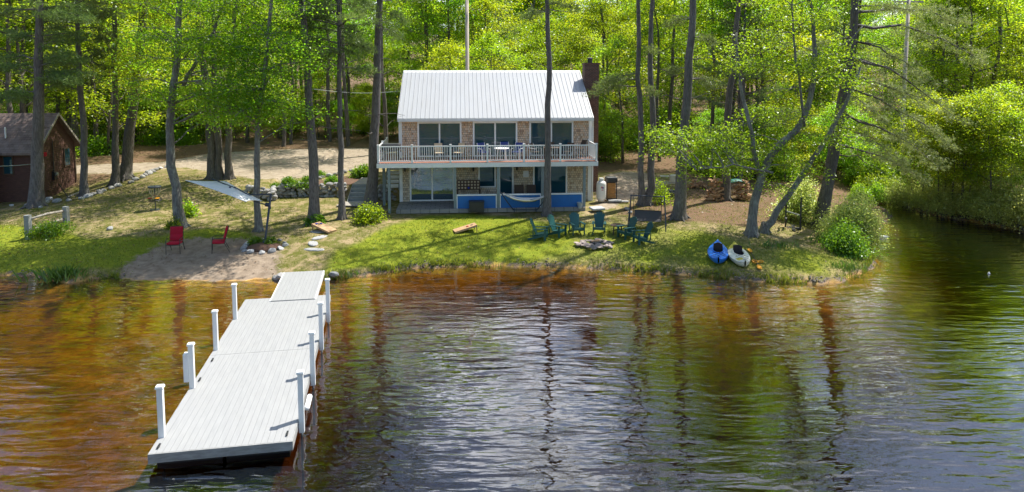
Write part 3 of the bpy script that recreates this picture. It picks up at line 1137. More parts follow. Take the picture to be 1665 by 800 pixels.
# stairs from the terrace up to the side deck
sb = MB()
n_st = 8
for i in range(n_st):
    z = .85 + (ZF - .85) * (i + 1) / n_st
    y = -.2 + i * .27
    sb.box(-6.55, -5.82, y, y + .29, z - .05, z)
    sb.box(-6.55, -5.82, y + .27, y + .29, z - .22, z - .052)
st = sb.build("stair_flight", M['trim'], house)
MB().bar((-6.6, -.25, .85), (-6.6, 2.0, ZF - .05), .05, .22).bar((-5.79, -.25, .85), (-5.79, 2.0, ZF - .05), .05, .22).build("stair_stringer", M['bluegrey'], st)
MB().tube([(4.6, -2.5, .05), (4.75, -2.5, .3), (4.98, -2.52, .34)], [.02, .16, .16], 4)
bk = MB().lathe([(.10, 0), (.17, .32), (.185, .34), (.165, .33), (.10, .05)], 12)
bk = bk.build("bucket", M['flowerpot'])
pb_ = HM @ Vector((4.75, -2.68, -.02)); bk.location = pb_
tag(bk, "pale grey bucket standing at the right end of the blue half wall", "bucket")

# ------------------------------------------------------------------ the red cabin
def cabin():
    X0, X1, Y0, Y1 = -42.0, -29.9, 42.6, 47.0
    zb, ze, zr = 1.1, 4.25, 6.25
    c = thing("red_cabin", "dark red log sided cabin with brown shingle roof behind the leftmost pines", "cabin", (X1, Y0, zb), R(5))
    ox, oy, oz = X1, Y0, zb
    m = MB()
    m.box(X0 - ox, 0, 0, Y1 - oy, -.9, ze - oz)
    ym = (Y1 - Y0) / 2
    m.prism([(-.15, 0, ze - oz), (-.15, Y1 - oy, ze - oz), (-.15, ym, zr - oz)], (.15, 0, 0))
    m.build("wall", M['redsiding'], c)
    r = MB()
    e = .38
    k = (zr - ze) / ym
    for s, y0 in ((-1, -e), (1, Y1 - oy + e)):
        z0 = ze - oz - k * e
        a = Vector((X0 - ox, y0, z0)); q = Vector((X0 - ox, ym, zr - oz))
        pl = [a, q, q + Vector((0, 0, .14)), a + Vector((0, 0, .14))]
        if s > 0: pl = pl[::-1]
        r.prism(pl, (-X0 + ox + .28, 0, 0))
    ro = r.build("roof", M['cabinroof'], c)
    t_ = MB()
    for y0 in (-e - .02, Y1 - oy + e + .02):
        z0 = ze - oz - k * e
        sg = 1 if y0 < 0 else -1
        pl = [(.282, y0, z0 - .03), (.282, ym, zr - oz - .02), (.282, ym, zr - oz + .17), (.282, y0, z0 + .15)]
        if sg < 0: pl = pl[::-1]
        t_.prism(pl, (.04, 0, 0))
    t_.build("gable_trim", M['rawwood'], ro)
    v = MB().tube([(-2.1, .6, ze - oz + .2), (-2.1, .6, ze - oz + 1.35)], .045, 8).lathe([(.14, 0), (.12, .03), (.05, .2)], 8, (-2.1, .6, ze - oz + .42))
    v.build("vent_pipe", M['white'], ro)
    for x in (-2.9, -1.98):
        w = MB().box(x, x + .62, -.05, -.004, 1.55, 2.75)
        o = w.build("window", M['brown'], c)
        MB().box(x + .07, x + .55, -.06, -.052, 1.62, 2.68).build("pane", M['glass'], o)
    w = MB().box(.004, .05, 3.0, 3.75, 1.6, 2.9)
    o = w.build("window", M['brown'], c)
    MB().box(.052, .06, 3.1, 3.65, 1.7, 2.8).build("pane", M['glass'], o)
    MB().box(.004, .16, 1.55, 1.85, .95, 1.5).box(.05, .09, 1.66, 1.74, 1.5, 3.6).build("meter_box", M['black'], c)
    MB().lathe([(.1, 0), (.13, .05), (.13, .12), (.02, .16)], 10).xform(Matrix.Translation((.16, 1.72, 1.3)) @ Matrix.Rotation(R(90), 4, 'Y')).build("meter", M['steel'], c)
    MB().box(.004, .05, 0, .14, -.3, ze - oz - .3).box(.004, .05, Y1 - oy - .14, Y1 - oy, -.3, ze - oz - .3).build("corner_board", M['brown'], c)
    MB().box(.02, .14, .6, .9, 2.6, 2.85).build("wall_lamp", M['red'], c)
    # the lean-to at the front
    l = MB().box(X0 - ox, -2.35, -1.35, -.004, -.9, 2.55)
    lo = l.build("lean_to", M['redsiding'], c)
    k0 = Vector((X0 - ox, -1.75, 2.42))
    MB().prism([k0, k0 + Vector((0, 1.8, .62)), k0 + Vector((0, 1.8, .72)), k0 + Vector((0, 0, .52 - .42))], (-X0 + ox - 2.0, 0, 0)).build("lean_to_roof", M['cabinroof'], c)
    MB().bar((X0 - ox, -1.78, 2.40), (-1.98, -1.78, 2.40), .03, .2).bar((-1.98, -1.78, 2.42), (-1.98, .0, 3.05), .03, .2).build("lean_to_fascia", M['darkblue'], lo)
    return c


cabin()

# ------------------------------------------------------------------ dock and gangway
DZ = .40
dA, dB = PZ(243, 735, DZ), PZ(400, 485, DZ)
dC, dD = PZ(475, 719, DZ), PZ(537, 481, DZ)
mid0, mid1 = (dA + dC) / 2, (dB + dD) / 2
dir_ = (mid1 - mid0)
DLN = float(np.linalg.norm(dir_)); dyaw = math.atan2(-dir_[0], dir_[1])
DW = float((np.linalg.norm(dC - dA) + np.linalg.norm(dD - dB)) / 2) - .06
dock = thing("floating_dock", "long pale grey boarded dock with white posts reaching into the lake", "dock", (mid0[0], mid0[1], DZ), dyaw)
half = DLN / 2
for y0, y1 in ((0, half + .1), (half + .125, DLN)):
    m = MB().box(-DW / 2, DW / 2, y0, y1, -.045, 0)
    o = m.build("deck_section", M['dockboard'], dock)
    s = MB()
    s.box(-DW / 2 - .03, -DW / 2 - .002, y0, y1, -.22, -.004)
    s.box(DW / 2 + .002, DW / 2 + .03, y0, y1, -.22, -.004)
    s.box(-DW / 2 - .03, DW / 2 + .03, y0 - .03, y0 - .002, -.22, -.004)
    s.box(-DW / 2, DW / 2, y0 + .002, y1 - .002, -.20, -.06)
    s.build("side_board", M['dockedge'], o)
    for xx in (-DW / 2 + .08, .04):
        for yy in np.linspace(y0 + .22, y1 - 1.35, 4):
            MB().box(xx, xx + DW / 2 - .12, yy, yy + 1.2, -.52, -.205).build("float", M['black'], o)
for ys, sx in (([.74, 3.32, 5.95, 8.68], -1), ([.98, 3.6, 6.15, 8.7], 1)):
    for i, y in enumerate(ys):
        x = sx * (DW / 2 - (.045 if sx < 0 else -.11))
        p = MB().box(x - .065, x + .065, y - .065, y + .065, -.02 if sx < 0 else -.32, 1.2)
        po = p.build("post", M['white'], dock)
        MB().box(x - .09, x + .09, y - .09, y + .09, 1.2, 1.225).prism([(x - .08, y - .08, 1.225), (x + .08, y - .08, 1.225), (x + .08, y + .08, 1.225), (x - .08, y + .08, 1.225)], (0, 0, .03)).build("post_cap", M['white'], po)
        MB().tube([(x, y, -2.0), (x, y, -.05)], .03, 8).build("pile_pipe", M['steel'], po)
        if sx < 0 and i == 1:
            MB().box(x - .19, x - .07, y - .10, y + .10, .2, .98).build("post_bumper", M['white'], po)
MB().tube([(DW / 2 + .14, 1.75, -.12), (DW / 2 + .14, 1.8, -.12), (DW / 2 + .14, 2.45, -.12), (DW / 2 + .14, 2.5, -.12)], [.04, .075, .075, .04], 12).build("bumper", M['white'], dock, True)
for x, y in ((-DW / 2 + .12, .25), (DW / 2 - .14, .3), (-DW / 2 + .12, 3.75), (DW / 2 - .12, 5.6), (-DW / 2 + .14, half - .3)):
    MB().box(x - .02, x + .02, y - .1, y + .1, .022, .045).box(x - .02, x + .02, y - .035, y + .035, .001, .022).build("cleat", M['black'], dock)

gA, gB = PZ(438, 484, DZ + .03), PZ(517, 484, DZ + .03)
gC, gD = PZ(468, 443, .52), PZ(521, 441, .52)
g0, g1 = (gA + gB) / 2, (gC + gD) / 2
gl = float(np.linalg.norm((g1 - g0)[:2])); gw = float(np.linalg.norm(gD - gC)) * .5 + float(np.linalg.norm(gB - gA)) * .5
gyaw = math.atan2(-(g1 - g0)[0], (g1 - g0)[1])
gang = thing("gangway", "short pale grey boarded ramp joining the dock to the grassy bank", "gangway", (g0[0], g0[1], DZ + .03), gyaw)
MG = Matrix.Rotation(math.atan2(.10, gl), 4, 'X')
o = MB().box(-gw / 2, gw / 2, -.25, gl, -.02, .012).xform(MG).build("ramp_deck", M['dockboard'], gang)
MB().box(-gw / 2 - .04, -gw / 2 - .002, -.25, gl, -.16, .01).box(gw / 2 + .002, gw / 2 + .04, -.25, gl, -.16, .01).xform(MG).build("side_rail", M['trim'], gang)
# ------------------------------------------------------------------ vegetation builders
def unit(v):
    return v / (np.linalg.norm(v, axis=-1, keepdims=True) + 1e-9)


def leaf_quads(cent, size, rng, up=.9, wid=.6, fold=.18):
    """one small folded leaf spray per centre"""
    n = len(cent)
    nr = unit(rng.normal(0, 1, (n, 3)) + np.array([0, 0, up * 2]))
    t = unit(np.cross(nr, rng.normal(0, 1, (n, 3))))
    s = np.cross(nr, t)
    L = size * rng.uniform(.6, 1.3, (n, 1)); W = L * wid
    v = np.stack([cent - t * L / 2, cent + s * W / 2 + nr * L * fold, cent + t * L / 2 - nr * L * .1, cent - s * W / 2 + nr * L * fold], 1)
    return v.reshape(-1, 3), np.arange(n * 4).reshape(n, 4)


def needle_tris(cent, axis_, length, rng, per=9, wid=.1, spread=.75):
    n = len(cent)
    c = np.repeat(cent, per, 0); a = np.repeat(axis_, per, 0)
    d = unit(a + rng.normal(0, spread, (n * per, 3)))
    s = unit(np.cross(d, rng.normal(0, 1, (n * per, 3))))
    L = length * rng.uniform(.6, 1.2, (n * per, 1)); W = L * wid
    v = np.stack([c - s * W / 2, c + s * W / 2, c + d * L], 1)
    return v.reshape(-1, 3), np.arange(n * per * 3).reshape(-1, 3)


def clump_points(cents, per, rad, rng, flat=.45):
    cents = np.asarray(cents, float)
    k = np.maximum(3, (per * rng.uniform(.5, 1.5, len(cents))).astype(int))
    c = np.repeat(cents, k, 0)
    r = np.repeat(rng.uniform(.7, 1.3, len(cents)), k)[:, None]
    g = rng.normal(0, 1, (len(c), 3)) * np.array([rad, rad, rad * flat]) * r
    g[:, 2] -= .25 * (g[:, 0] ** 2 + g[:, 1] ** 2) / rad * .5
    return c + g


def limb_pts(p, q, rng, sag=.1, n=5, jit=.06):
    p, q = np.asarray(p, float), np.asarray(q, float)
    L = np.linalg.norm(q - p)
    out = []
    for i in range(n + 1):
        t = i / n
        o = p + (q - p) * t
        o = o + np.array([0, 0, math.sin(t * math.pi) * sag * L])
        if 0 < i < n: o = o + rng.normal(0, jit * L / n * 1.6, 3)
        out.append(o)
    return out


def hardwood(name, seed, H, cb, RC, per=120, leaf=.17, nl=17, r0=None, mat='leaf', bark='bark_forest', shape=.62, crad=.62):
    """returns (trunk mesh, crown mesh)"""
    rng = np.random.default_rng(seed)
    r0 = r0 or .012 * H
    n = 9
    tr = [np.array([0, 0, -.3])]
    w = rng.normal(0, .018 * H, (n, 2)).cumsum(0) * .5
    for i in range(1, n): tr.append(np.array([w[i, 0], w[i, 1], H * .94 * i / (n - 1)]))
    m = MB()
    rad = [r0 * 1.35] + [r0 * (1 - .85 * i / (n - 1)) for i in range(1, n)]
    m.tube(tr, rad, 8)
    cents = []

    def at(z):
        k = max(0, min(n - 2, int(z / (H * .94) * (n - 1))))
        f = z / (H * .94) * (n - 1) - k
        return tr[k] * (1 - f) + tr[k + 1] * f, rad[k] * (1 - f) + rad[k + 1] * f
    for i in range(nl):
        t = (i + rng.uniform(0, .8)) / nl
        z = cb + (H * .92 - cb) * t
        p, rr = at(z)
        prof = math.sin(math.pi * min(1, .18 + t * .86)) ** shape
        L = RC * prof * rng.uniform(.75, 1.2)
        az = i * 2.4 + rng.uniform(-.4, .4)
        d = np.array([math.cos(az), math.sin(az), rng.uniform(.1, .55)])
        q = p + d * L
        lp = limb_pts(p, q, rng, .07)
        m.tube(lp, list(np.linspace(min(rr * .6, .05 + L * .012), .012, len(lp))), 5, cap=False)
        for j in (3, 4, 5):
            cents.append(lp[j] + rng.normal(0, .12, 3))
        for s in range(3):
            b0 = lp[2 + s]
            az2 = az + rng.choice([-1, 1]) * rng.uniform(.5, 1.3)
            q2 = b0 + np.array([math.cos(az2), math.sin(az2), rng.uniform(-.1, .5)]) * L * rng.uniform(.3, .55)
            l2 = limb_pts(b0, q2, rng, .05, 3)
            m.tube(l2, [.018, .014, .01, .006], 4, cap=False)
            cents += [l2[2], l2[3]]
    cents.append(tr[-1])
    pts = clump_points(cents, per, crad, rng)
    v, q = leaf_quads(pts, leaf, rng)
    return m.mesh(name + "_trunk", M[bark], True), np_mesh(name + "_crown", v, q, M[mat])


def pine_crown(name, seed, H, z0, RC, mat='needle', nb=60, r0=.2, tufts=17, length=.2, droop=-.05, per=10):
    """branches and needles of a pine between z0 and H on a straight stem; returns (branches, needles)"""
    rng = np.random.default_rng(seed)
    m = MB(); cs, ax = [], []
    for i in range(nb):
        t = (i // 4 * 4 + rng.uniform(0, 1.6)) / nb
        t = min(t, .99)
        z = z0 + (H - z0) * t
        L = RC * (1 - t) ** .65 * rng.uniform(.55, 1.15) * (.75 + .5 * math.sin(min(1, t * 5) * math.pi / 2)) + .35
        az = i * 2.4 + rng.uniform(-.5, .5)
        d = np.array([math.cos(az), math.sin(az), rng.uniform(.0, .35) + droop + .5 * t])
        p = np.array([0, 0, z]); q = p + d * L
        lp = limb_pts(p, q, rng, .05, 5, .05)
        m.tube(lp, list(np.linspace(.018 + .011 * L, .008, len(lp))), 5, cap=False)
        k = max(5, int(tufts * L / RC * 1.2))
        for j in range(k):
            f = rng.uniform(.28, 1.0) ** .8
            b = p + (q - p) * f + np.array([0, 0, math.sin(f * math.pi) * .05 * L])
            side = np.array([-d[1], d[0], 0]) * rng.normal(0, .13 * L * (1.25 - f) + .07)
            c = b + side + np.array([0, 0, rng.normal(.03, .07)])
            cs.append(c); ax.append(unit(np.array([d[0], d[1], .35]) + side * .8))
    cs, ax = np.array(cs), np.array(ax)
    cs = np.repeat(cs, 4, 0); ax = np.repeat(ax, 4, 0)
    cs = cs + rng.normal(0, .15, cs.shape) * np.array([1, 1, .55])
    v, f = needle_tris(cs, ax, length, rng, per, .11)
    return m.mesh(name + "_branches", M['bark_pine'], True), np_mesh(name + "_needles", v, f, M[mat])


def shrub(name, seed, W, Hh, per=90, leaf=.13, mat='leafdark', ns=14, flat=.7, crad=.32, lift=.25):
    rng = np.random.default_rng(seed)
    m = MB(); cents = []
    for i in range(ns):
        az = i * 2.4 + rng.uniform(-.3, .3)
        rr = math.sqrt((i + .5) / ns)
        q = np.array([math.cos(az) * W * .45 * rr, math.sin(az) * W * .45 * rr, Hh * (1 - .55 * rr ** 2) * rng.uniform(.55, 1.25)])
        lp = limb_pts((rng.normal(0, .08) * W, rng.normal(0, .08) * W, -.1), q, rng, .08, 4)
        m.tube(lp, [.022, .018, .013, .009, .005], 5, cap=False)
        cents += [lp[2] * np.array([1.15, 1.15, 1]), lp[3], lp[4]]
        q2 = q * np.array([1.2, 1.2, rng.uniform(lift, .8)])
        cents.append(q2)
    pts = clump_points(cents, per, crad, rng, flat)
    pts[:, 2] = np.maximum(pts[:, 2], .03)
    v, f = leaf_quads(pts, leaf, rng, .5)
    return m.mesh(name + "_stems", M['twig'], True), np_mesh(name + "_foliage", v, f, M[mat])


def tree_thing(name, label, cat, loc, meshes, names, rz=0, scale=1, group=None):
    t = thing(name, label, cat, loc, rz, group)
    t.scale = (scale,) * 3 if not hasattr(scale, '__len__') else scale
    for nm, me in zip(names, meshes):
        obj(nm, me, t)
    return t


# ------------------------------------------------------------------ pines and other trees standing on the lawn
def trunk_path(px_pts, top_z, lean=0, flare=1.5, r_base=None, r_top=None, n=10, seed=0, depth=0.0):
    """base on the ground, then points up the stem at the same distance; continued straight to top_z"""
    rng = np.random.default_rng(seed)
    b = G(*px_pts[0])
    pts = [b]
    for x, y in px_pts[1:]:
        p = PY(x, y, b[1])
        p[1] += depth * (p[2] - b[2])
        pts.append(p)
    if top_z and pts[-1][2] < top_z:
        d = pts[-1] - pts[-2]
        d = d / max(d[2], .1)
        d[:2] *= .6
        pts.append(pts[-1] + d * (top_z - pts[-1][2]))
    return b, np.array(pts)


def resample(pts, n):
    s = np.r_[0, np.cumsum(np.linalg.norm(np.diff(pts, axis=0), axis=1))]
    u = np.linspace(0, s[-1], n)
    return np.stack([np.interp(u, s, pts[:, k]) for k in range(3)], 1), u


def stem_mesh(mb, b, pts, r0, r1, seed, n=22, flare=.55, wob=.03, nseg=12):
    rng = np.random.default_rng(seed)
    p, u = resample(pts, n)
    p = p - b
    lo = np.array([[0, 0, -.35]]); p = np.r_[lo, [[0, 0, .0]], [[0, 0, .25]] + p[1] * 0, p[1:]]
    hts = np.r_[0, 0, .25, u[1:]]
    rr = r0 + (r1 - r0) * (hts / hts[-1]) ** .85
    rr = rr * (1 + flare * np.exp(-hts / .35))
    p[3:, :2] += rng.normal(0, wob, (len(p) - 3, 2))
    mb.tube(list(p), list(rr), nseg, jit=.06, rng=random.Random(seed))
    # root swellings
    for k in range(5):
        az = k * 1.26 + rng.uniform(-.3, .3)
        d = np.array([math.cos(az), math.sin(az), 0])
        mb.tube([d * r0 * .6 + [0, 0, .45 + r0 * .5], d * r0 * 1.15 + [0, 0, .13], d * r0 * 1.9 + [0, 0, -.03], d * r0 * 2.6 + [0, 0, -.16]], [r0 * .3, r0 * .3, r0 * .2, r0 * .08], 6)
    return p


def px_radius(width_px, Y):
    return width_px / 2 * Y / F_PX


pine_tops = [pine_crown("tall_pine", s, 12.5, 0.0, rc, 'needle', nb, .2) for s, rc, nb in ((3, 3.4, 36), (4, 3.8, 42), (5, 2.9, 28))]

# name, label, base and stem pixels, stem widths in px (base, frame top), crown base z, top z, crown template, bark
FG = [
    ("pine_tree", "thick grey pine trunk at the front corner of the red cabin", [(60, 336), (61, 200), (63, 100), (66, 0)], 21, 16, 11.8, 24, 1, 'bark_pine'),
    ("pine_tree", "slim grey pine standing in the stone edging, first right of the red cabin", [(138, 318), (135, 200), (128, 90), (124, 0)], 12, 9, 12.2, 22, 0, 'bark_pine'),
    ("pine_tree", "slim dark pine leaning slightly beside the leaning oak, behind the disc golf basket", [(187, 301), (188, 180), (186, 80), (187, 0)], 12, 9, 13, 22, 2, 'bark_dark'),
    ("pine_tree", "stout straight pine with a small light green shrub at its foot, left of the house", [(511, 363), (509, 240), (500, 110), (491, 0)], 18, 13, 12.6, 24, 1, 'bark_pine'),
    ("pine_tree", "slim pine between the two stouter pines left of the house", [(556, 356), (553, 230), (551, 110), (550, 0)], 11, 8, 11.0, 22, 2, 'bark_pine'),
    ("pine_tree", "stout pine in front of the left end of the white deck, wooden steps behind it", [(603, 336), (609, 200), (614, 100), (619, 0)], 19, 14, 12.8, 24, 0, 'bark_pine'),
    ("pine_tree", "slim straight pine in front of the house, one end of the hammock behind it", [(889, 350), (890, 230), (893, 120), (890, 0)], 12.5, 8.5, 13.4, 23, 2, 'bark_pine'),
    ("pine_tree", "stout leaning pine right of the porch swing, broad at its foot", [(1104, 355), (1112, 220), (1121, 100), (1127, 0)], 20, 13, 13.6, 24, 0, 'bark_pine'),
    ("pine_tree", "dark trunk standing between the two heaps of split firewood", [(1178, 325), (1180, 220), (1190, 120), (1200, 30)], 15, 9, 13.5, 22, 2, 'bark_dark'),
]
for i, (nm, lab, px, w0, w1, cz, tz, ti, bk_) in enumerate(FG):
    b, pts = trunk_path(px, tz)
    Y = b[1]
    th = thing(nm, lab, "tree", b, 0, "tall trees standing on the lawn")
    mb = MB()
    p = stem_mesh(mb, b, pts, px_radius(w0, Y), .05, 100 + i)
    # a few dead stubs below the crown
    rng = np.random.default_rng(200 + i)
    for k in range(9 if i != 6 else 2):
        z = rng.uniform(4.5 if i != 6 else 9, cz - b[2])
        j = int(np.argmin(abs(p[:, 2] - z))); az = rng.uniform(0, 6.28)
        L = rng.uniform(.5, 1.9)
        q = p[j] + np.array([math.cos(az), math.sin(az), rng.uniform(-.2, .25)]) * L
        mb.tube(limb_pts(p[j], q, rng, .03, 3), [.03, .022, .014, .006], 5, cap=False)
    mb.build("trunk", M[bk_], th, True)
    br, nd = pine_tops[ti]
    j = int(np.argmin(abs(p[:, 2] - (cz - b[2]))))
    sc_ = (tz - cz) / 12.5
    k_ = .7 if px[0][0] > 1000 else (1.4 if px[0][0] < 700 else 1.05)
    cr_ = obj("crown", nd, th, p[j]); cr_.scale = (k_, k_, sc_); cr_.rotation_euler = (0, 0, i * 1.3)
    bo = obj("branch", br, cr_)

# low pine boughs that hang into the picture
def bough_tree_extra(base_px, Y, boughs, seed, th, mat='needle'):
    """boughs: list of (start px, end px, depth change); needles along each"""
    rng = np.random.default_rng(seed)
    m = MB(); cs, ax = [], []
    b = np.array(th.location)
    for (sx, sy), (ex_, ey_), dd in boughs:
        p = PY(sx, sy, Y) - b; q = PY(ex_, ey_, Y + dd) - b
        L = np.linalg.norm(q - p)
        lp = limb_pts(p, q, rng, .06, 6, .05)
        m.tube(lp, list(np.linspace(.022 + .008 * L, .008, 7)), 5, cap=False)
        d = unit(q - p)
        lat = unit(np.cross(d, [0, 0, 1.0]))
        for k in range(int(13 * L) + 8):
            f = rng.uniform(.3, 1.02)
            i0 = min(5, int(f * 6)); c0 = lp[i0] + (lp[i0 + 1] - lp[i0]) * (f * 6 - i0)
            c = c0 + lat * rng.normal(0, .30 * L * (1.2 - f) * .5 + .14) + np.array([0, 0, rng.normal(-.02, .09)])
            cs.append(c); ax.append(unit(d + lat * rng.normal(0, .6) + np.array([0, 0, .1])))
    cs = np.repeat(np.array(cs), 5, 0); ax = np.repeat(np.array(ax), 5, 0)
    cs = cs + rng.normal(0, .14, cs.shape) * np.array([1, 1, .6])
    v, f = needle_tris(cs, ax, .2, rng, 10, .1)
    me = np_mesh("low_needles", v, f, M[mat])
    o = obj("low_boughs", me, th)
    m.build("bough", M['bark_pine'], o, True)


lawn_trees = [o for o in C.objects if o.name.startswith("pine_tree")]
def rand_boughs(x, y0, y1, n, reach, seed, Y):
    rng = np.random.default_rng(seed); out = []
    for k in range(n):
        y = rng.uniform(y0, y1); s = rng.choice([-1, 1])
        r = reach * rng.uniform(.5, 1.1)
        out.append(((x, y), (x + s * r, y + rng.uniform(-14, 16)), rng.uniform(-2.2, 2.2)))
    return out


Ys = [float(o.location[1]) for o in lawn_trees]
bough_tree_extra(None, Ys[0], rand_boughs(64, -20, 165, 26, 78, 1, Ys[0]), 31, lawn_trees[0])
bough_tree_extra(None, Ys[1], rand_boughs(128, -20, 150, 22, 66, 2, Ys[1]), 32, lawn_trees[1])
bough_tree_extra(None, Ys[4], rand_boughs(551, -20, 118, 24, 62, 3, Ys[4]), 33, lawn_trees[4])
bough_tree_extra(None, Ys[5], [((617, 20), (660, 34), -1.5), ((617, 5), (585, 22), -1), ((616, 45), (650, 60), 1.5)], 34, lawn_trees[5])
bough_tree_extra(None, Ys[6], [((891, 20), (850, 28), 1), ((891, 6), (935, 14), -1)], 35, lawn_trees[6])
bough_tree_extra(None, Ys[7], [((1120, 110), (1085, 118), 1), ((1124, 60), (1166, 70), -1), ((1124, 30), (1085, 40), 1.2), ((1120, 130), (1160, 140), 2.5)], 36, lawn_trees[7])

# the fused pair of pines behind the porch swing
b, pts = trunk_path([(1043, 334), (1042, 200), (1038, 90), (1037, 0)], 24)
_, pts2 = trunk_path([(1043, 334), (1052, 326), (1053, 200), (1050, 90), (1053, 0)], 23)
th = thing("pine_tree", "pair of dark pine trunks fused at the foot behind the porch swing", "tree", b, 0, "tall trees standing on the lawn")
mb = MB()
p = stem_mesh(mb, b, pts, px_radius(11, b[1]), .05, 301)
mb.build("trunk", M['bark_pine'], th, True)
mb = MB(); pp = pts2[1:] + np.array([0, .12, 0]); pp[0, 2] = b[2]
p2 = stem_mesh(mb, b, pp, px_radius(13, b[1]), .05, 302); o2 = mb.build("trunk", M['bark_pine'], th, True)
o2.location = tuple(pp[0] - b)
for pth, off, ti, rz, cz in ((p, 0, 1, .4, 13.0), (p2, pp[0] - b, 2, 2.2, 14.0)):
    br, nd = pine_tops[ti]
    j = int(np.argmin(abs(pth[:, 2] - (cz - b[2]))))
    c_ = obj("crown", nd, th, pth[j] + off); c_.scale = (.72, .72, .8); c_.rotation_euler = (0, 0, rz)
    obj("branch", br, c_)
bough_tree_extra(None, b[1], [((1038, 140), (958, 152), -.5), ((1038, 128), (968, 140), .5), ((1038, 120), (990, 132), -1.5), ((1046, 75), (1064, 84), -.6), ((1046, 140), (1064, 150), -.8)], 37, th)


# broadleaf trees on the lawn, with crowns built round their own limbs
def leafy(name, label, stems, clumps, mat, bark, seed, per=110, leaf=.17, crad=.55, cat="tree", group="broadleaf trees standing on the lawn", up=None, flat=.4):
    """stems: list of (pixel path, width base px, width top px, depth slope); clumps: list of (px, py, depth change)"""
    rng = np.random.default_rng(seed)
    b0 = G(*stems[0][0][0])
    th = thing(name, label, cat, b0, 0, group)
    allp = []
    for k, (px, w0, w1, ds) in enumerate(stems):
        b = G(*px[0]) if k == 0 or ds == 'own' else b0
        dsl = 0 if ds == 'own' else ds
        pts = []
        for i, (x, y) in enumerate(px):
            p = b.copy() if i == 0 and (k == 0 or ds == 'own') else PY(x, y, b[1])
            p[1] += dsl * (p[2] - b[2])
            pts.append(p)
        pts = np.array(pts)
        mb = MB()
        if k == 0 or ds == 'own':
            p = stem_mesh(mb, b, pts, px_radius(w0, b[1]), px_radius(w1, b[1]), seed + k, 16)
            p = p + (b - b0)
            mb.v = [tuple(np.array(v) + (b - b0)) for v in mb.v]
        else:
            p, u = resample(pts, 12)
            p = p - b0
            p[1:] += rng.normal(0, .035, (len(p) - 1, 3))
            mb.tube(list(p), list(np.linspace(px_radius(w0, b[1]), px_radius(w1, b[1]), len(p))), 8, jit=.05, rng=random.Random(seed))
        mb.build("trunk" if (k == 0 or ds == 'own') else "limb", M[bark], th, True)
        allp.append(p)
    sp = np.concatenate(allp)
    m = MB(); cents = []
    for x, y, dd in clumps:
        c = PY(x, y, b0[1] + dd) - b0
        cand = sp[sp[:, 2] < c[2] + .6]
        if not len(cand): cand = sp
        d = np.linalg.norm(cand - c, axis=1)
        a = cand[int(np.argmin(d + rng.uniform(0, 1.2, len(d))))]
        lp = limb_pts(a, c, rng, .08, 5, .07)
        L = np.linalg.norm(c - a)
        m.tube(lp, list(np.linspace(.02 + .009 * L, .008, 6)), 5, cap=False)
        cents += [lp[5], lp[4]]
        for s in range(3):
            q = c + rng.normal(0, .55, 3) * np.array([1, 1, .4])
            l2 = limb_pts(lp[3], q, rng, .04, 2)
            m.tube(l2, [.014, .01, .006], 4, cap=False)
            cents.append(q)
    m.build("branch", M[bark], th, True)
    pts = clump_points(cents, per, crad, rng, flat)
    v, f = leaf_quads(pts, leaf, rng)
    obj("crown", np_mesh("lawn_crown", v, f, M[mat]), th)
    return th


def region(rng, n, x0, x1, y0, y1, d=2.0):
    return [(rng.uniform(x0, x1), rng.uniform(y0, y1), rng.uniform(-d, d)) for _ in range(n)]


rg = random.Random(5)
leafy("maple_tree", "pale lichen covered maple with a crooked trunk behind the two red chairs",
      [([(294, 369), (288, 320), (279, 270), (276, 210), (281, 150), (288, 90), (292, 20), (290, -60), (285, -140)], 16, 6, 0), ([(282, 140), (305, 90), (330, 40), (350, -30)], 7, 3, .15)],
      region(rg, 22, 215, 400, 60, 165) + region(rg, 26, 215, 400, -30, 70) + region(rg, 8, 200, 390, -150, -30, 2.5) + region(rg, 5, 330, 420, 150, 200, 1.5), 'leaf', 'bark_lichen', 400, 62, .13)
leafy("maple_tree", "slender grey maple left of the tilted umbrella post",
      [([(421, 375), (419, 330), (418, 270), (417, 210), (424, 150), (433, 90), (440, 20), (445, -60)], 11, 5, 0)],
      region(rg, 24, 345, 500, 110, 200) + region(rg, 20, 370, 500, 20, 120) + region(rg, 6, 380, 500, -90, 20, 2.2), 'leaf', 'bark_lichen', 420, 62, .13)
leafy("oak_tree", "dark oak with three trunks rising from one foot beside the gravel drive",
      [([(346, 291), (342, 220), (336, 150), (328, 80), (318, 0), (310, -80)], 15, 6, 0), ([(357, 291), (354, 220), (349, 140), (347, 60), (345, -30)], 12, 5, 'own'), ([(373, 291), (371, 220), (372, 140), (378, 60), (385, -20)], 12, 5, 'own')],
      region(rg, 24, 260, 460, 60, 200, 3) + region(rg, 22, 250, 470, -80, 70, 3) + region(rg, 12, 250, 460, -230, -80, 3.5), 'leaf2', 'bark_dark', 440, 75, .145, .62)
leafy("oak_tree", "leaning dark oak with a flared foot behind the stone edging",
      [([(204, 290), (208, 240), (216, 180), (224, 110), (230, 40), (238, -40), (246, -110)], 18, 8, 0)],
      region(rg, 18, 160, 300, 90, 150, 3) + region(rg, 22, 150, 300, -60, 90, 3) + region(rg, 12, 140, 320, -230, -60, 3.5), 'leaf2', 'bark_dark', 460, 72, .145, .6)
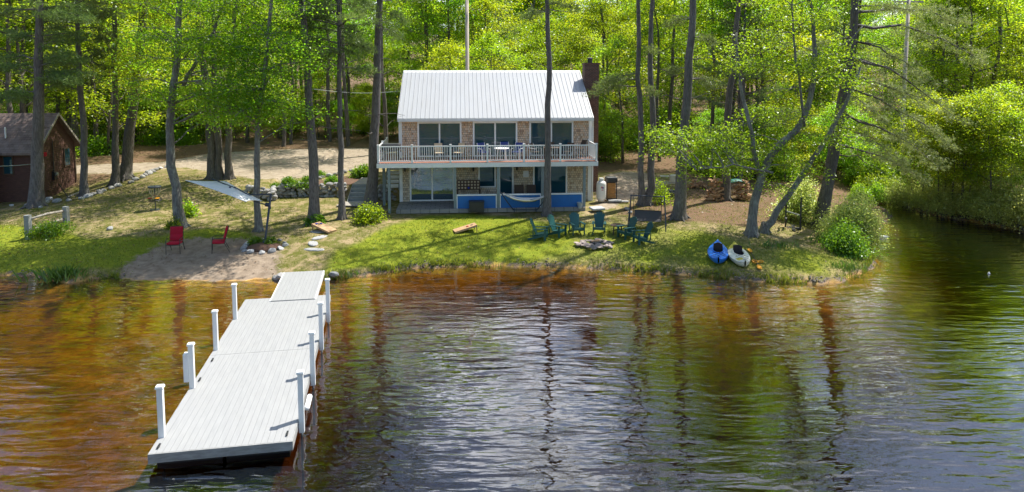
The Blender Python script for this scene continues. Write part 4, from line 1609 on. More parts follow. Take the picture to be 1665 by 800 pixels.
leafy("maple_tree", "forked maple with one upright and one leaning trunk near the kayaks",
      [([(1222, 382), (1226, 330), (1236, 285), (1258, 245), (1300, 205), (1322, 150), (1325, 80), (1318, 0)], 16, 5, 0),
       ([(1243, 378), (1262, 345), (1290, 308), (1318, 265), (1345, 220), (1375, 170), (1400, 110)], 12, 4, 'own'),
       ([(1236, 285), (1228, 230), (1214, 180), (1206, 120), (1202, 50)], 9, 3, .05),
       ([(1240, 275), (1180, 262), (1120, 270)], 4, 1.5, -.4), ([(1322, 150), (1370, 90), (1420, 40)], 4, 2, .1), ([(1300, 205), (1290, 130), (1275, 60), (1270, -30)], 5, 2, -.1)],
      region(rg, 20, 1075, 1230, 205, 275, 1.6) + region(rg, 19, 1190, 1400, 90, 230, 2) + region(rg, 18, 1200, 1420, -20, 100, 2.4) + region(rg, 5, 1230, 1380, -110, -20, 2.4) + region(rg, 7, 1235, 1320, 240, 300, 1.5), 'leaf2', 'bark_lichen', 480, 72, .125, .45)
# large leaning pine on the point, long drooping limbs
b, pts = trunk_path([(1334, 368), (1346, 300), (1357, 230), (1372, 150), (1384, 70), (1392, 0)], 22)
th = thing("pine_tree", "large leaning dark pine on the point with long limbs drooping over the cove", "tree", b, 0, "tall trees standing on the lawn")
mb = MB()
p = stem_mesh(mb, b, pts, px_radius(22, b[1]), .08, 501)
rng = np.random.default_rng(7)
for k in range(16):
    z = rng.uniform(4, 11); j = int(np.argmin(abs(p[:, 2] - z))); az = rng.uniform(-1.2, 1.2); L = rng.uniform(1.5, 4.5)
    mb.tube(limb_pts(p[j], p[j] + np.array([math.cos(az), math.sin(az), -.35]) * L, rng, .08, 5), [.04, .033, .026, .02, .013, .006], 5, cap=False)
mb.build("trunk", M['bark_dark'], th, True)
br, nd = pine_tops[1]
c_ = obj("crown", nd, th, p[int(np.argmin(abs(p[:, 2] - 12)))]); c_.scale = (.7, .7, .7); obj("branch", br, c_)
bough_tree_extra(None, b[1], [((1386, 66), (1510, 132), 1), ((1380, 92), (1560, 196), 2), ((1374, 140), (1545, 236), -1), ((1366, 180), (1530, 275), 1.5), ((1360, 205), (1470, 262), -2),
                              ((1388, 40), (1600, 100), 2.5), ((1390, 20), (1560, 40), 3), ((1356, 235), (1500, 290), .5), ((1386, 60), (1300, 90), 2), ((1372, 150), (1440, 200), -2.5), ((1390, 10), (1490, 20), -2), ((1376, 120), (1500, 170), -1.5)], 38, th, 'needlepale')

# ------------------------------------------------------------------ the forest
FT = [hardwood("forest_a", 11, 15, 2.6, 4.2, 62, .20, 18, .15, 'leaf'),
      hardwood("forest_b", 12, 17, 4.0, 4.6, 60, .21, 19, .19, 'leaf2'),
      hardwood("forest_c", 13, 12, 1.6, 3.6, 72, .19, 16, .11, 'leaf2'),
      hardwood("forest_d", 14, 18, 6.5, 4.2, 58, .21, 17, .22, 'leaf'),
      hardwood("forest_e", 15, 8, .8, 2.7, 80, .17, 13, .07, 'leaf')]
pine_full = [pine_crown("forest_pine", 21, 20, 3.5, 3.4, 'needle', 80, length=.24), pine_crown("forest_pine_pale", 22, 17, 2.5, 3.2, 'needlepale', 74, length=.24)]
pine_stems = []
for hgt in (20, 17):
    m = MB().tube([(0, 0, -.4), (0, 0, 0), (.05, 0, hgt * .5), (0, .05, hgt)], [.30, .24, .15, .02], 8)
    pine_stems.append(m.mesh("forest_pine_stem", M['bark_pine'], True))
SH = [shrub("under_a", 51, 2.4, 1.7, 80, .14, 'leafdark'), shrub("under_b", 52, 2.0, 1.2, 80, .13, 'leaf'), shrub("bank_bush", 53, 3.2, 2.6, 75, .12, 'leafpale', 20, .9, .27)]

frng = random.Random(77)
pts_f = []


def blocked(x, y):
    if y < 112 and abs(x) > 832 / 1110 * y + 7: return True
    if -34 < x < -6 and y < 63.5: return True
    if -10.5 < x < 9 and y < 55: return True
    if x <= -34 and y < 51: return True
    if 9 <= x < 13.5 and y < 55: return True
    if 2.0 < x < 15 and y < 57: return True
    if 13 <= x and y < 49: return True
    return False


tries = 0
while len(pts_f) < 190 and tries < 30000:
    tries += 1
    y = 46 + 74 * frng.random() ** 1.25
    x = frng.uniform(-1, 1) * (832 / 1110 * y + 7)
    if blocked(x, y): continue
    if 9 < x < 30 and y < 76 and frng.random() < .55: continue
    if x > 19 and y < 61 and frng.random() < .7: continue
    md = 2.6 + max(0, y - 60) * .035
    if any((x - a) ** 2 + (y - c) ** 2 < md * md for a, c in pts_f): continue
    pts_f.append((x, y))
px_f = np.array(pts_f)
sd_f = shore_dist(px_f[:, 0], px_f[:, 1]); hz_f = height(px_f[:, 0], px_f[:, 1])


def where_label(x, y):
    sx = x / y * 1110 + 832
    if sx < 150: return "behind the red cabin"
    if sx < 640: return "beyond the gravel drive"
    if sx < 985: return "behind the house roof"
    if sx < 1330: return "behind the firewood heaps"
    return "on the slope beyond the cove"


KN = {0: "leafy maple", 1: "tall oak in fresh leaf", 2: "low branched young oak", 3: "tall maple with a bare lower trunk", 4: "small maple sapling"}
for (x, y), d, z in zip(pts_f, sd_f, hz_f):
    if d < 1.0: continue
    r = frng.random(); rz = frng.uniform(0, 6.28); s = frng.uniform(.85, 1.2)
    if abs(x + 2) < 14 and y < 85: s = frng.uniform(.75, .95)
    wl_ = where_label(x, y)
    if r < .12:
        k = 0 if frng.random() < .5 else 1
        lab = ("dark green" if k == 0 else "pale green") + " forest pine " + wl_
        t = tree_thing("pine_tree", lab, "tree", (x, y, z), [pine_stems[k], pine_full[k][1], pine_full[k][0]], ["trunk", "crown", "branch"], rz, s, "forest pines " + wl_)
    else:
        near = y < 64
        if x > 15 and y < 62: near = 'r'
        k = frng.choices([0, 1, 2, 3], [3, 2, 3, 1])[0] if near == 'r' else frng.choices([0, 1, 2, 3, 4], [3, 2.5, 3, 2, 3] if near else [3, 3, 2, 3, .8])[0]
        t = tree_thing("oak_tree" if k in (1, 2) else "maple_tree", KN[k] + " in the forest " + wl_, "tree", (x, y, z), FT[k], ["trunk", "crown"], rz, s, "forest trees " + wl_)

for x, y in ((-14, 96), (-9, 104), (-4, 93), (1, 101), (5, 95), (10, 104), (15, 97), (-19, 103), (20, 106), (-24, 97), (3, 88), (-7, 87)):
    k = (0, 1, 3)[int(abs(x * 7 + y)) % 3]
    tree_thing("oak_tree" if k == 1 else "maple_tree", KN[k] + " in the forest " + where_label(x, y), "tree", (x, y, gz(x, y)), FT[k], ["trunk", "crown"], x, 1.35, "forest trees " + where_label(x, y))

# the wood goes on past both edges of the view
for i in range(22):
    y = 50 + (i % 11) * 5.5
    x = -(.75 * y + 10 + (i * 7) % 13) if i < 14 else .75 * y + 10 + (i * 5) % 11
    k = (0, 1, 2, 3)[i % 4]
    tree_thing("oak_tree" if k in (1, 2) else "maple_tree", KN[k] + " in the forest " + where_label(x, y), "tree", (x, y, gz(x, y)), FT[k], ["trunk", "crown"], i * 1.9, 1.05, "forest trees " + where_label(x, y))

# bare trunks that read dark against the leaves
tmesh = []
for s in range(3):
    m = MB(); rr = np.random.default_rng(600 + s)
    w = rr.normal(0, .16, (9, 2)).cumsum(0)
    m.tube([(0, 0, -.4)] + [(w[i, 0], w[i, 1], i * 2.3) for i in range(9)], [.3] + [.21 - .018 * i for i in range(9)], 8)
    for k in range(10):
        z = rr.uniform(3, 16); i = int(z / 2.3); az = rr.uniform(0, 6.28); L = rr.uniform(.8, 2.6)
        p0 = np.array([w[i, 0], w[i, 1], i * 2.3])
        m.tube(limb_pts(p0, p0 + np.array([math.cos(az), math.sin(az), rr.uniform(.1, .7)]) * L, rr, .05, 3), [.05, .035, .02, .01], 5, cap=False)
    tmesh.append((m.mesh("bare_stem", M['bark_forest'], True), hardwood("high_top", 620 + s, 9, 1.0, 3.0, 70, .2, 12, .1, 'leaf')[1]))
for px, Yd in [(27, 52), (40, 56), (152, 60), (115, 62), (460, 62), (470, 64), (567, 63), (535, 66), (628, 58), (700, 70), (735, 68), (775, 74), (1075, 58), (1085, 62), (1160, 56), (1185, 52), (1210, 50), (1240, 55), (1290, 60), (1560, 58), (1615, 60), (1640, 64), (985, 64), (320, 70), (400, 68), (245, 66), (1390, 66)]:
    x = (px - CX) / F_PX * Yd
    if blocked(x, Yd) and not (px in (628, 1075, 1185, 1210)): pass
    k = frng.randrange(3); z = gz(x, Yd); rz = frng.uniform(0, 6.28); s = frng.uniform(.8, 1.15)
    t = tree_thing("oak_tree", "dark bare trunked oak in the forest " + where_label(x, Yd), "tree", (x, Yd, z), [tmesh[k][0]], ["trunk"], rz, s, "dark trunks " + where_label(x, Yd))
    c_ = obj("crown", tmesh[k][1], t, (0, 0, 11))

# saplings that close the forest edge
edge = []
n_try = 0
while len(edge) < 62 and n_try < 9000:
    n_try += 1
    r = frng.random()
    if r < .5: x, y = frng.uniform(-48, -5), frng.uniform(65.5, 73)
    elif r < .75: x, y = frng.uniform(-9, 12), frng.uniform(57.5, 66)
    else: x, y = frng.uniform(13, 44), frng.uniform(50, 62)
    if blocked(x, y) or any((x - a) ** 2 + (y - c) ** 2 < 3.2 for a, c in edge): continue
    if float(shore_dist(np.array([x]), np.array([y]))[0]) < 1: continue
    edge.append((x, y))
    k = frng.choice([4, 4, 2])
    tree_thing("oak_tree" if k == 2 else "maple_tree", "low leafy sapling at the forest edge " + where_label(x, y), "tree", (x, y, gz(x, y)), FT[k], ["trunk", "crown"], frng.uniform(0, 6.28), frng.uniform(.45, .8) if k == 4 else frng.uniform(.4, .6), "saplings at the forest edge " + where_label(x, y))

# understory shrubs along the forest edge
cnt = 0
while cnt < 110:
    y = 50 + 32 * frng.random() ** 1.4
    x = frng.uniform(-1, 1) * (832 / 1110 * y + 3)
    if blocked(x, y) or float(shore_dist(np.array([x]), np.array([y]))[0]) < .6: continue
    k = 0 if frng.random() < .6 else 1
    tree_thing("forest_shrub", ("dark green" if k == 0 else "light green") + " understory shrub " + where_label(x, y), "shrub", (x, y, gz(x, y)), SH[k], ["stem", "foliage"], frng.uniform(0, 6.28), frng.uniform(.7, 1.5), "understory shrubs " + where_label(x, y))
    cnt += 1

# pale bushes and thin trees along the far bank of the cove
for i, (px, py, s) in enumerate([(1458, 338, .55), (1480, 338, .6), (1505, 343, .5), (1535, 350, .6), (1600, 358, .55), (1628, 362, .7), (1652, 368, .6), (1685, 374, .8), (1565, 352, .45), (1592, 350, .75), (1640, 356, .85), (1668, 362, .7), (1620, 350, .6), (1545, 342, .8), (1422, 326, .62), (1440, 321, .7), (1400, 328, .6), (1412, 318, .75)]):
    g = G(px, py)
    s *= 1.3 if px > 1450 else 1
    k = 2 if px > 1450 else 0
    tree_thing("bank_bush", "pale leafy bush on the far bank of the cove" if k == 2 else "dark leafy bush at the shaded head of the cove", "bush", g, SH[k], ["stem", "foliage"], i * 1.7, s, "pale bushes lining the far bank of the cove" if k == 2 else "dark bushes at the head of the cove")
thin = hardwood("bank_tree", 31, 8.5, 2.4, 1.7, 42, .13, 12, .065, 'leaf2', 'bark_forest', .5, .38)
for i, (px, py) in enumerate([(1497, 346), (1525, 351), (1548, 354), (1560, 356), (1566, 357), (1575, 358), (1532, 350), (1610, 362), (1640, 352), (1600, 345), (1655, 345), (1625, 335), (1675, 355), (1590, 338), (1510, 338), (1480, 334)]):
    g = G(px, py - 3)
    tree_thing("maple_tree", "slender young maple at the water edge of the far bank", "tree", g, thin, ["trunk", "crown"], i * 2.1, .8 + .06 * (i % 4), "slender maples at the edge of the cove")

# single shrubs and plants on the lawn
big = shrub("point_bush", 61, 3.4, 2.7, 190, .12, 'leafpale', 26, .8, .36)
tree_thing("large_bush", "large pale olive bush at the tip of the point beside the cove", "bush", G(1385, 392), big, ["stem", "foliage"], 0, .82)
tree_thing("large_bush", "olive bush behind the leaning pine on the point", "bush", G(1300, 358), shrub("point_bush_back", 62, 2.6, 2.2, 120, .12, 'leafpale', 18), ["stem", "foliage"])
tree_thing("low_shrub", "bright green low shrub in front of the large pale bush", "bush", G(1374, 410), shrub("bright_bush", 63, 1.7, 1.1, 130, .1, 'leafbright', 16), ["stem", "foliage"])
tree_thing("rhododendron", "rounded yellow green rhododendron at the foot of the pine by the steps", "bush", G(600, 361), shrub("rhodo", 64, 1.4, .95, 60, .11, 'leaf2', 16, .7, .17), ["stem", "foliage"])
tree_thing("low_shrub", "small light green shrub at the foot of the stout pine", "bush", G(512, 364), shrub("foot_shrub", 65, .75, .55, 60, .12, 'leafbright', 10, .7, .13), ["stem", "foliage"])
tree_thing("low_shrub", "leafy green plants growing through the low rail fence", "bush", G(82, 383), shrub("fence_plants", 66, 2.0, .7, 42, .11, 'leafbright', 13, .6, .2), ["stem", "foliage"])
tree_thing("low_shrub", "small green sapling tuft behind the crooked maple", "bush", G(309, 352), shrub("sap_tuft", 67, .7, .9, 35, .12, 'leaf', 7, .7, .15), ["stem", "foliage"])
tree_thing("low_shrub", "little dark green shrub left of the crooked maple foot", "bush", G(284, 372), shrub("dark_tuft", 68, .6, .5, 60, .09, 'leafdark', 8, .7, .13), ["stem", "foliage"])
tree_thing("low_shrub", "wispy green shrub beside the fused pines and the swing", "bush", G(1072, 330), shrub("wispy", 69, 1.3, 1.2, 28, .11, 'leaf', 12, .7, .22), ["stem", "foliage"])
bed_pl = shrub("bed_plant", 70, .9, .5, 55, .1, 'leafbright', 9, .6, .14)
for px, py, s, lab in [(470, 302, 1.0, "green plant in the mulch bed behind the stout pine"), (498, 306, 1.2, "low green plant at the middle of the mulch bed"), (540, 298, .9, "green plant near the right end of the mulch bed"), (590, 288, 1.5, "leafy green plant at the top corner of the mulch bed"), (520, 288, .8, "small green plant at the back of the mulch bed"), (450, 310, .8, "small green plant at the left end of the stone wall")]:
    tree_thing("bed_plant", lab, "plant", G(px, py), bed_pl, ["stem", "foliage"], px, s, "plants in the mulch bed")
ub = shrub("umbrella_plant", 71, .6, .35, 40, .09, 'leafbright', 8, .6, .1)
for px, lab in ((417, "small leafy plant left of the umbrella post"), (437, "small leafy plant right of the umbrella post")):
    tree_thing("low_plant", lab, "plant", G(px, 398), ub, ["stem", "foliage"], px, 1)

# the wooded far shore of the lake, behind the viewpoint: one far mass, mirrored in the windows
rngf = np.random.default_rng(5)
cf = np.stack([rngf.uniform(-160, 160, 9000), rngf.uniform(-96, -78, 9000), 1 + 17 * rngf.random(9000) ** .8], -1)
cf[:, 2] *= .75 + .25 * np.sin(cf[:, 0] * .23) * np.sin(cf[:, 0] * .071 + 1)
vf, ff = leaf_quads(cf, 2.2, rngf)
tag(obj("far_woods", np_mesh("far_woods", vf, ff, M['leafdark'])), kind='stuff')

# grass: short blades over the lawn, taller along the water
def grass_field():
    rng = np.random.default_rng(9)
    n = 150000
    x = rng.uniform(-30, 24, n); y = rng.uniform(29, 47, n)
    sd = shore_dist(x, y)
    ok = (sd > .02) & (poly_dist(BEACH, x, y) < -.1 + rng.normal(0, .25, n))
    ok &= ~((x > -8.3) & (x < 5.6) & (y > 38.2 + .077 * x))
    ok &= poly_dist(DRIVE, x, y) < -.2
    ok &= (poly_dist(PATH, x, y) < -.3 + rng.normal(0, .2, n))
    patch = np.sin(x * .9 + 2 * np.sin(y * .6)) * np.sin(y * 1.1 + 1.5 * np.sin(x * .7)) + rng.normal(0, .45, n)
    lush = np.maximum(smooth(-1, 1, poly_dist(LUSH, x, y)), .8 * smooth(-1, 1, poly_dist(LUSH2, x, y)))
    lush *= 1 - smooth(-1, .5, poly_dist(BROWN, x, y))
    ok &= (patch > .65 - 1.2 * lush - .9 * smooth(.7, .1, sd)) | (rng.random(n) < .12)
    x, y, sd = x[ok], y[ok], sd[ok]
    # rank grass hanging over the water line
    a_ = np.array(_sh)[3:32]; s_l = np.r_[0, np.linalg.norm(np.diff(a_, axis=0), axis=1).cumsum()]
    u_ = rng.uniform(0, s_l[-1], 11000); ex_ = np.interp(u_, s_l, a_[:, 0]); ey_ = np.interp(u_, s_l, a_[:, 1]) + np.abs(rng.normal(.1, .16, 11000)) - .08
    eo = (poly_dist(BEACH, ex_, ey_) < -.1) & (np.sin(u_ * 1.3 + np.sin(u_ * .41) * 3) + rng.normal(0, .5, 11000) > -.2)
    n_l = len(x)
    x = np.r_[x, ex_[eo]]; y = np.r_[y, ey_[eo]]; sd = shore_dist(x, y)
    z = height(x, y)
    n = len(x)
    h = rng.uniform(.035, .085, n) * (1 + 1.4 * np.exp(-np.maximum(sd, 0) / .35) * rng.uniform(0, 1, n))
    h[n_l:] *= rng.uniform(1.0, 2.6, n - n_l)
    d = rng.normal(0, .4, (n, 2)); az = rng.uniform(0, 6.28, n)
    w = rng.uniform(.012, .03, n)
    c = np.stack([x, y, z - .01], -1)
    s = np.stack([np.cos(az) * w, np.sin(az) * w, 0 * w], -1)
    tip = c + np.stack([d[:, 0] * h, d[:, 1] * h, h], -1)
    v = np.stack([c - s, c + s, tip], 1).reshape(-1, 3)
    o = obj("grass", np_mesh("grass", v, np.arange(3 * n).reshape(n, 3), M['grassblade']))
    tag(o, kind='stuff')


grass_field()


def litter():
    rng = np.random.default_rng(23)
    n = 26000
    x = rng.uniform(-32, 24, n); y = rng.uniform(29, 62, n)
    sd = shore_dist(x, y)
    w = .12 + .5 * smooth(-2, 1, poly_dist(NEEDLES, x, y)) + .35 * smooth(-1, 1, poly_dist(BROWN, x, y)) + .5 * smooth(48, 54, y) + .25 * smooth(-12, -18, x)
    w = w * (1 - .85 * smooth(-1, 1, poly_dist(DRIVE, x, y)))
    w *= .35 + .65 * (np.sin(x * .8 + np.sin(y * .5) * 2) * np.sin(y * .9 + x * .2) > -.2)
    ok = (sd > .1) & (rng.random(n) < w) & ~((x > -8.3) & (x < 5.6) & (y > 38.0 + .077 * x) & (y < 52))
    x, y = x[ok], y[ok]
    c = np.stack([x, y, height(x, y) + .03], -1)
    v, q = leaf_quads(c, .095, rng, 1.6, .55, .12)
    tag(obj("fallen_leaves", np_mesh("fallen_leaves", v, q, M['deadleaf'])), kind='stuff')


litter()


def reed_tuft(seed, n, rad, h):
    rng = np.random.default_rng(seed)
    c = rng.normal(0, rad, (n, 3)) * [1, .5, 0]
    d = rng.normal(0, .35, (n, 2)); hh = h * rng.uniform(.5, 1.2, n)
    s = rng.normal(0, .012, (n, 3)) * [1, 1, 0] + [.006, 0, 0]
    tip = c + np.stack([d[:, 0] * hh, d[:, 1] * hh, hh], -1)
    mid_ = (c + tip) / 2 + [0, 0, 0]
    mid_[:, :2] -= d * hh[:, None] * .18
    v = np.stack([c - s, c + s, mid_ + s * .8, tip], 1).reshape(-1, 3)
    return np_mesh("reed_tuft", v, np.arange(4 * n).reshape(n, 4), M['reed'])


for i, (px, py, n, rad, h, lab) in enumerate([(98, 453, 260, .45, .55, "clump of long green grass standing in the water at the left bank"), (1375, 438, 160, .4, .4, "tuft of long grass at the edge of the point"), (1345, 395, 140, .4, .5, "tuft of tall grass left of the bright green shrub"), (1265, 402, 120, .45, .35, "wispy grass tuft at the foot of the forked maple"), (560, 448, 120, .5, .22, "short grass tuft at the bank right of the gangway")]):
    g = G(px, py)
    o = obj("grass_clump", reed_tuft(80 + i, n, rad, h), None, (g[0], g[1], max(g[2], -.15) - .02))
    tag(o, lab, "grass clump", "tufts of long grass along the bank")
# ------------------------------------------------------------------ stones
import bmesh


def rock_mesh(seed, mat, flat=.7, sub=2):
    bm = bmesh.new()
    bmesh.ops.create_icosphere(bm, subdivisions=sub, radius=.5)
    rr = random.Random(seed)
    ax = [Vector((rr.gauss(0, 1), rr.gauss(0, 1), rr.gauss(0, 1))).normalized() for _ in range(7)]
    off = [rr.uniform(.26, .46) for _ in ax]
    for v in bm.verts:
        p = v.co.copy()
        for a, o in zip(ax, off):
            d = p.dot(a)
            if d > o: p -= a * (d - o) * .85
        p *= 1 + rr.uniform(-.05, .05)
        p.z *= flat
        v.co = p
    me = bpy.data.meshes.new("rock")
    bm.to_mesh(me); bm.free()
    me.materials.append(mat)
    return me


ROCK = [rock_mesh(i, M['stone']) for i in range(6)]
PALE = [rock_mesh(20 + i, M['palestone']) for i in range(4)]
FIRE = [rock_mesh(40 + i, M['firestone'], .5) for i in range(5)]
orng = random.Random(3)


def along(path, step):
    pts = [Vector(G(*p)) for p in path]
    out = []
    for a, b_ in zip(pts[:-1], pts[1:]):
        n = max(1, int((b_ - a).length / step))
        for i in range(n): out.append(a.lerp(b_, i / n))
    return out


def stone(p, meshes, s, name, label, group):
    o = obj(name, orng.choice(meshes))
    o.location = (p.x + orng.uniform(-.06, .06), p.y + orng.uniform(-.06, .06), gz(p.x, p.y) + s * .13)
    o.rotation_euler = (orng.uniform(-.3, .3), orng.uniform(-.3, .3), orng.uniform(0, 6.28))
    o.scale = (s * orng.uniform(.8, 1.35), s * orng.uniform(.8, 1.1), s * orng.uniform(.8, 1.1))
    return tag(o, label, "stone", group)


for p in along([(74, 331), (92, 329), (112, 327), (132, 324), (150, 318), (170, 311), (190, 304), (212, 298), (232, 289), (248, 280), (262, 274), (276, 271)], .46):
    stone(p, ROCK + PALE[:2], orng.uniform(.36, .62), "edging_stone", "grey fieldstone in the curving stone edging right of the red cabin", "stones edging the ground by the cabin")
for p in along([(20, 335), (46, 334), (66, 338), (84, 336)], .7):
    stone(p, PALE, orng.uniform(.25, .42), "edging_stone", "pale stone lying on the ground before the red cabin", "pale stones before the cabin")

# dry stone wall of the mulch bed, and the wall under the stairs
def stone_wall(name, label, pts, h0, h1, seed):
    rr = random.Random(seed)
    base = Vector(pts[0])
    t = thing(name, label, "stone wall", base)
    m = MB()
    bms = [ROCK[i] for i in range(6)]
    L = 0
    segs = [(Vector(a), Vector(c)) for a, c in zip(pts[:-1], pts[1:])]
    tot = sum((c - a).length for a, c in segs); acc = 0
    for a, c in segs:
        l = (c - a).length
        n = int(l / .30)
        for i in range(n):
            u = (acc + l * i / n) / tot
            hh = h0 + (h1 - h0) * min(1, u * 2.2)
            z = 0
            while z < hh:
                s = rr.uniform(.26, .46)
                p = a.lerp(c, (i + rr.uniform(0, .8)) / n)
                mt = Matrix.Translation((p.x - base.x + rr.uniform(-.05, .05), p.y - base.y + rr.uniform(-.06, .08) + z * .1, p.z - base.z + z + s * .2)) @ Euler((rr.uniform(-.3, .3), rr.uniform(-.3, .3), rr.uniform(0, 6))).to_matrix().to_4x4() @ Matrix.Diagonal((s * 1.25, s, s, 1))
                me = rr.choice(bms)
                m.add([mt @ v.co for v in me.vertices], [tuple(p_.vertices) for p_ in me.polygons])
                z += s * .52
        acc += l
    m.build("stones", M['stone'], t)
    return t


wpts = [tuple(v) for v in [G(400, 313), G(425, 320), G(445, 327)]] + [(-15.0, 42.35, 1.2), (-13.5, 42.4, 1.22), (-12, 42.42, 1.22), (-10.4, 42.42, 1.22)]
stone_wall("stone_wall", "low dry stone wall of mossy grey fieldstones holding the mulch bed", wpts, .35, .78, 4)
stone_wall("stone_wall", "dark dry stone wall in the shade under the white stairs at the corner of the house", [(-8.2, 41.5, 1.2), (-7.5, 41.5, 1.2), (-6.95, 41.55, 1.2)], .8, .85, 5)
# mulch bed behind the wall, a thin sheet following the ground
def sheet(name, poly_px, mat, lift, kind='structure'):
    P_ = [G(*p)[:2] for p in poly_px]
    a = np.array(P_)
    xs = np.arange(a[:, 0].min(), a[:, 0].max() + .2, .2); ys = np.arange(a[:, 1].min(), a[:, 1].max() + .2, .2)
    X_, Y_ = np.meshgrid(xs, ys)
    inside = poly_dist(P_, X_, Y_) + .25 * wobble(X_ * 2.1, Y_ * 2.1) > 0
    Z_ = height(X_, Y_) + lift
    v = np.stack([X_, Y_, Z_], -1).reshape(-1, 3)
    i = np.arange(X_.size).reshape(X_.shape)
    q = np.stack([i[:-1, :-1], i[:-1, 1:], i[1:, 1:], i[1:, :-1]], -1).reshape(-1, 4)
    q = q[inside.reshape(-1)[q].all(1)]
    used, inv = np.unique(q, return_inverse=True)
    return tag(obj(name, np_mesh(name, v[used], inv.reshape(q.shape), mat, True)), kind=kind)


sheet("mulch_bed", [(455, 312), (470, 304), (500, 297), (540, 290), (590, 284), (606, 290), (600, 306), (575, 309), (520, 309), (480, 311)], M['mulch'], .03)
for p in along([(500, 297), (525, 289), (545, 286), (560, 281), (585, 277)], .55):
    stone(p, ROCK, orng.uniform(.35, .55), "bed_stone", "grey stone in the border along the back of the mulch bed", "stones along the back of the mulch bed")

# wooden steps down from the terrace
sg = G(578, 341)
stp = thing("wooden_steps", "grey weathered wooden steps with a broad landing beside the stone wall", "steps", (-9.35, 40.75, 1.22))
m = MB()
for i, (y, z) in enumerate(((0, .03), (.42, .24), (.76, .45), (1.1, .66))):
    b_ = MB().box(-.62, .62, y, y + .36 if i else y + .40, z - .04, z)
    b_.box(-.62, .62, y + .32, y + .34, z + .002, z + .17) if i < 3 else None
    b_.build("tread", M['greywood'], stp)
MB().box(-.62, .62, 1.48, 4.2, .83, .87).build("landing", M['rawwood'], stp)
MB().box(-.62, .62, 1.45, 1.477, .62, .87).build("riser", M['greywood'], stp)
for s in (-1, 1):
    MB().prism([(s * .64, 0, -.1), (s * .64, 1.5, -.1), (s * .64, 1.5, .82), (s * .64, 1.1, .62), (s * .64, 0, .02)], (.04, 0, 0)).build("stringer", M['greywood'], stp)
MB().box(-.95, .45, -1.25, -.05, .0, .05).build("bottom_board", M['rawwood'], stp)
MB().bar((.7, .2, -.1), (.75, -.95, .02), .06, .12).build("side_board", M['black'], stp)

# ------------------------------------------------------------------ utility poles and wires
def pole(label, px, py, Yd, r, top):
    p = PY(px, py, Yd)
    z = gz(p[0], Yd)
    t = thing("utility_pole", label, "utility pole", (p[0], Yd, z))
    MB().tube([(0, 0, -.5), (0, 0, 3), (0, 0, top)], [r, r * .93, r * .75], 12).build("shaft", M['pole'], t, True)
    MB().box(-1.1, 1.1, -.06, .06, top - .6, top - .48).build("crossarm", M['pole'], t)
    return t


pole("tall pale wooden utility pole rising behind the house roof", 759.5, 60, 53, .17, 14.5)
pole("weathered wooden utility pole among the trees beyond the cove", 1475.5, 40, 52, .17, 14)


def wire(label, p, q, r=.012, sag=.25):
    m = MB()
    pts = [Vector(p).lerp(Vector(q), i / 14) - Vector((0, 0, math.sin(i / 14 * math.pi) * sag)) for i in range(15)]
    o = Vector(p)
    m.tube([v - o for v in pts], r, 5)
    ob = m.build("service_wire", M['wire'], None, True)
    ob.location = o
    return tag(ob, label, "wire")


hx = HM @ Vector((XL, 4.0, 6.6))
wire("pale service wire running from the left gable of the house to the trees", hx, PY(510, 145, 44), .016, .2)
wire("pale wire crossing in front of the red cabin wall", PY(-30, 270, 39), PY(51, 267, 42.2), .02, .05)

# ------------------------------------------------------------------ lake side furniture
PIT = Vector(G(968, 399))


def adirondack():
    t = thing("adirondack_chair", "x", "chair")
    m = MB()
    for i in range(5):                       # fanned back slats with rounded tops
        u = (i - 2) / 2
        x0, x1 = u * .155 - .047, u * .155 + .047
        xt0, xt1 = u * .225 - .055, u * .225 + .055
        h = .78 - .10 * u * u
        def bk(x, z): return (x, .20 + z * .42, .30 + z)
        poly = [bk(x0, 0), bk(x1, 0), bk(xt1, h - .05), bk((xt1 * .75 + xt0 * .25), h - .01), bk((xt0 + xt1) / 2, h), bk(xt0 * .75 + xt1 * .25, h - .01), bk(xt0, h - .05)]
        m.prism(poly, (0, .022, -.009))
    m.bar((-.26, .315, .50), (.26, .315, .50), .03, .07).bar((-.28, .47, .86), (.28, .47, .86), .03, .06)
    m.build("backrest", M['greenplastic'], t)
    s = MB()
    for i in range(6):
        y = -.32 + i * .096
        z = .385 - i * .02 - .01 * math.sin(i / 5 * 3.1)
        s.box(-.27, .27, y, y + .085, z - .022, z)
    s.box(-.27, .27, -.345, -.325, .27, .375)
    s.build("seat", M['greenplastic'], t)
    for sg_ in (-1, 1):
        a = MB()
        xi = sg_ * .30
        a.prism([(xi - .04, .34, .565), (xi - sg_ * 0 + .04, .34, .565), (xi + .075, -.2, .575), (xi + .075, -.36, .575), (xi + .03, -.4, .575), (xi - .03, -.4, .575), (xi - .075, -.36, .575), (xi - .075, -.2, .575)][::1], (0, 0, .025))
        a.build("armrest", M['greenplastic'], t)
        l = MB().box(sg_ * .305 - .018, sg_ * .305 + .018, -.33, -.22, 0, .574)
        l.build("front_leg", M['greenplastic'], t)
        l = MB().prism([(sg_ * .28 - .017, -.35, .25), (sg_ * .28 - .017, .55, -.005), (sg_ * .28 - .017, .62, .0), (sg_ * .28 - .017, .62, .07), (sg_ * .28 - .017, -.35, .38)], (.034, 0, 0))
        l.build("rear_leg", M['greenplastic'], t)
        l = MB().bar((sg_ * .30, .30, .1), (sg_ * .30, .36, .565), .03, .05)
        l.build("arm_support", M['greenplastic'], t)
    return t


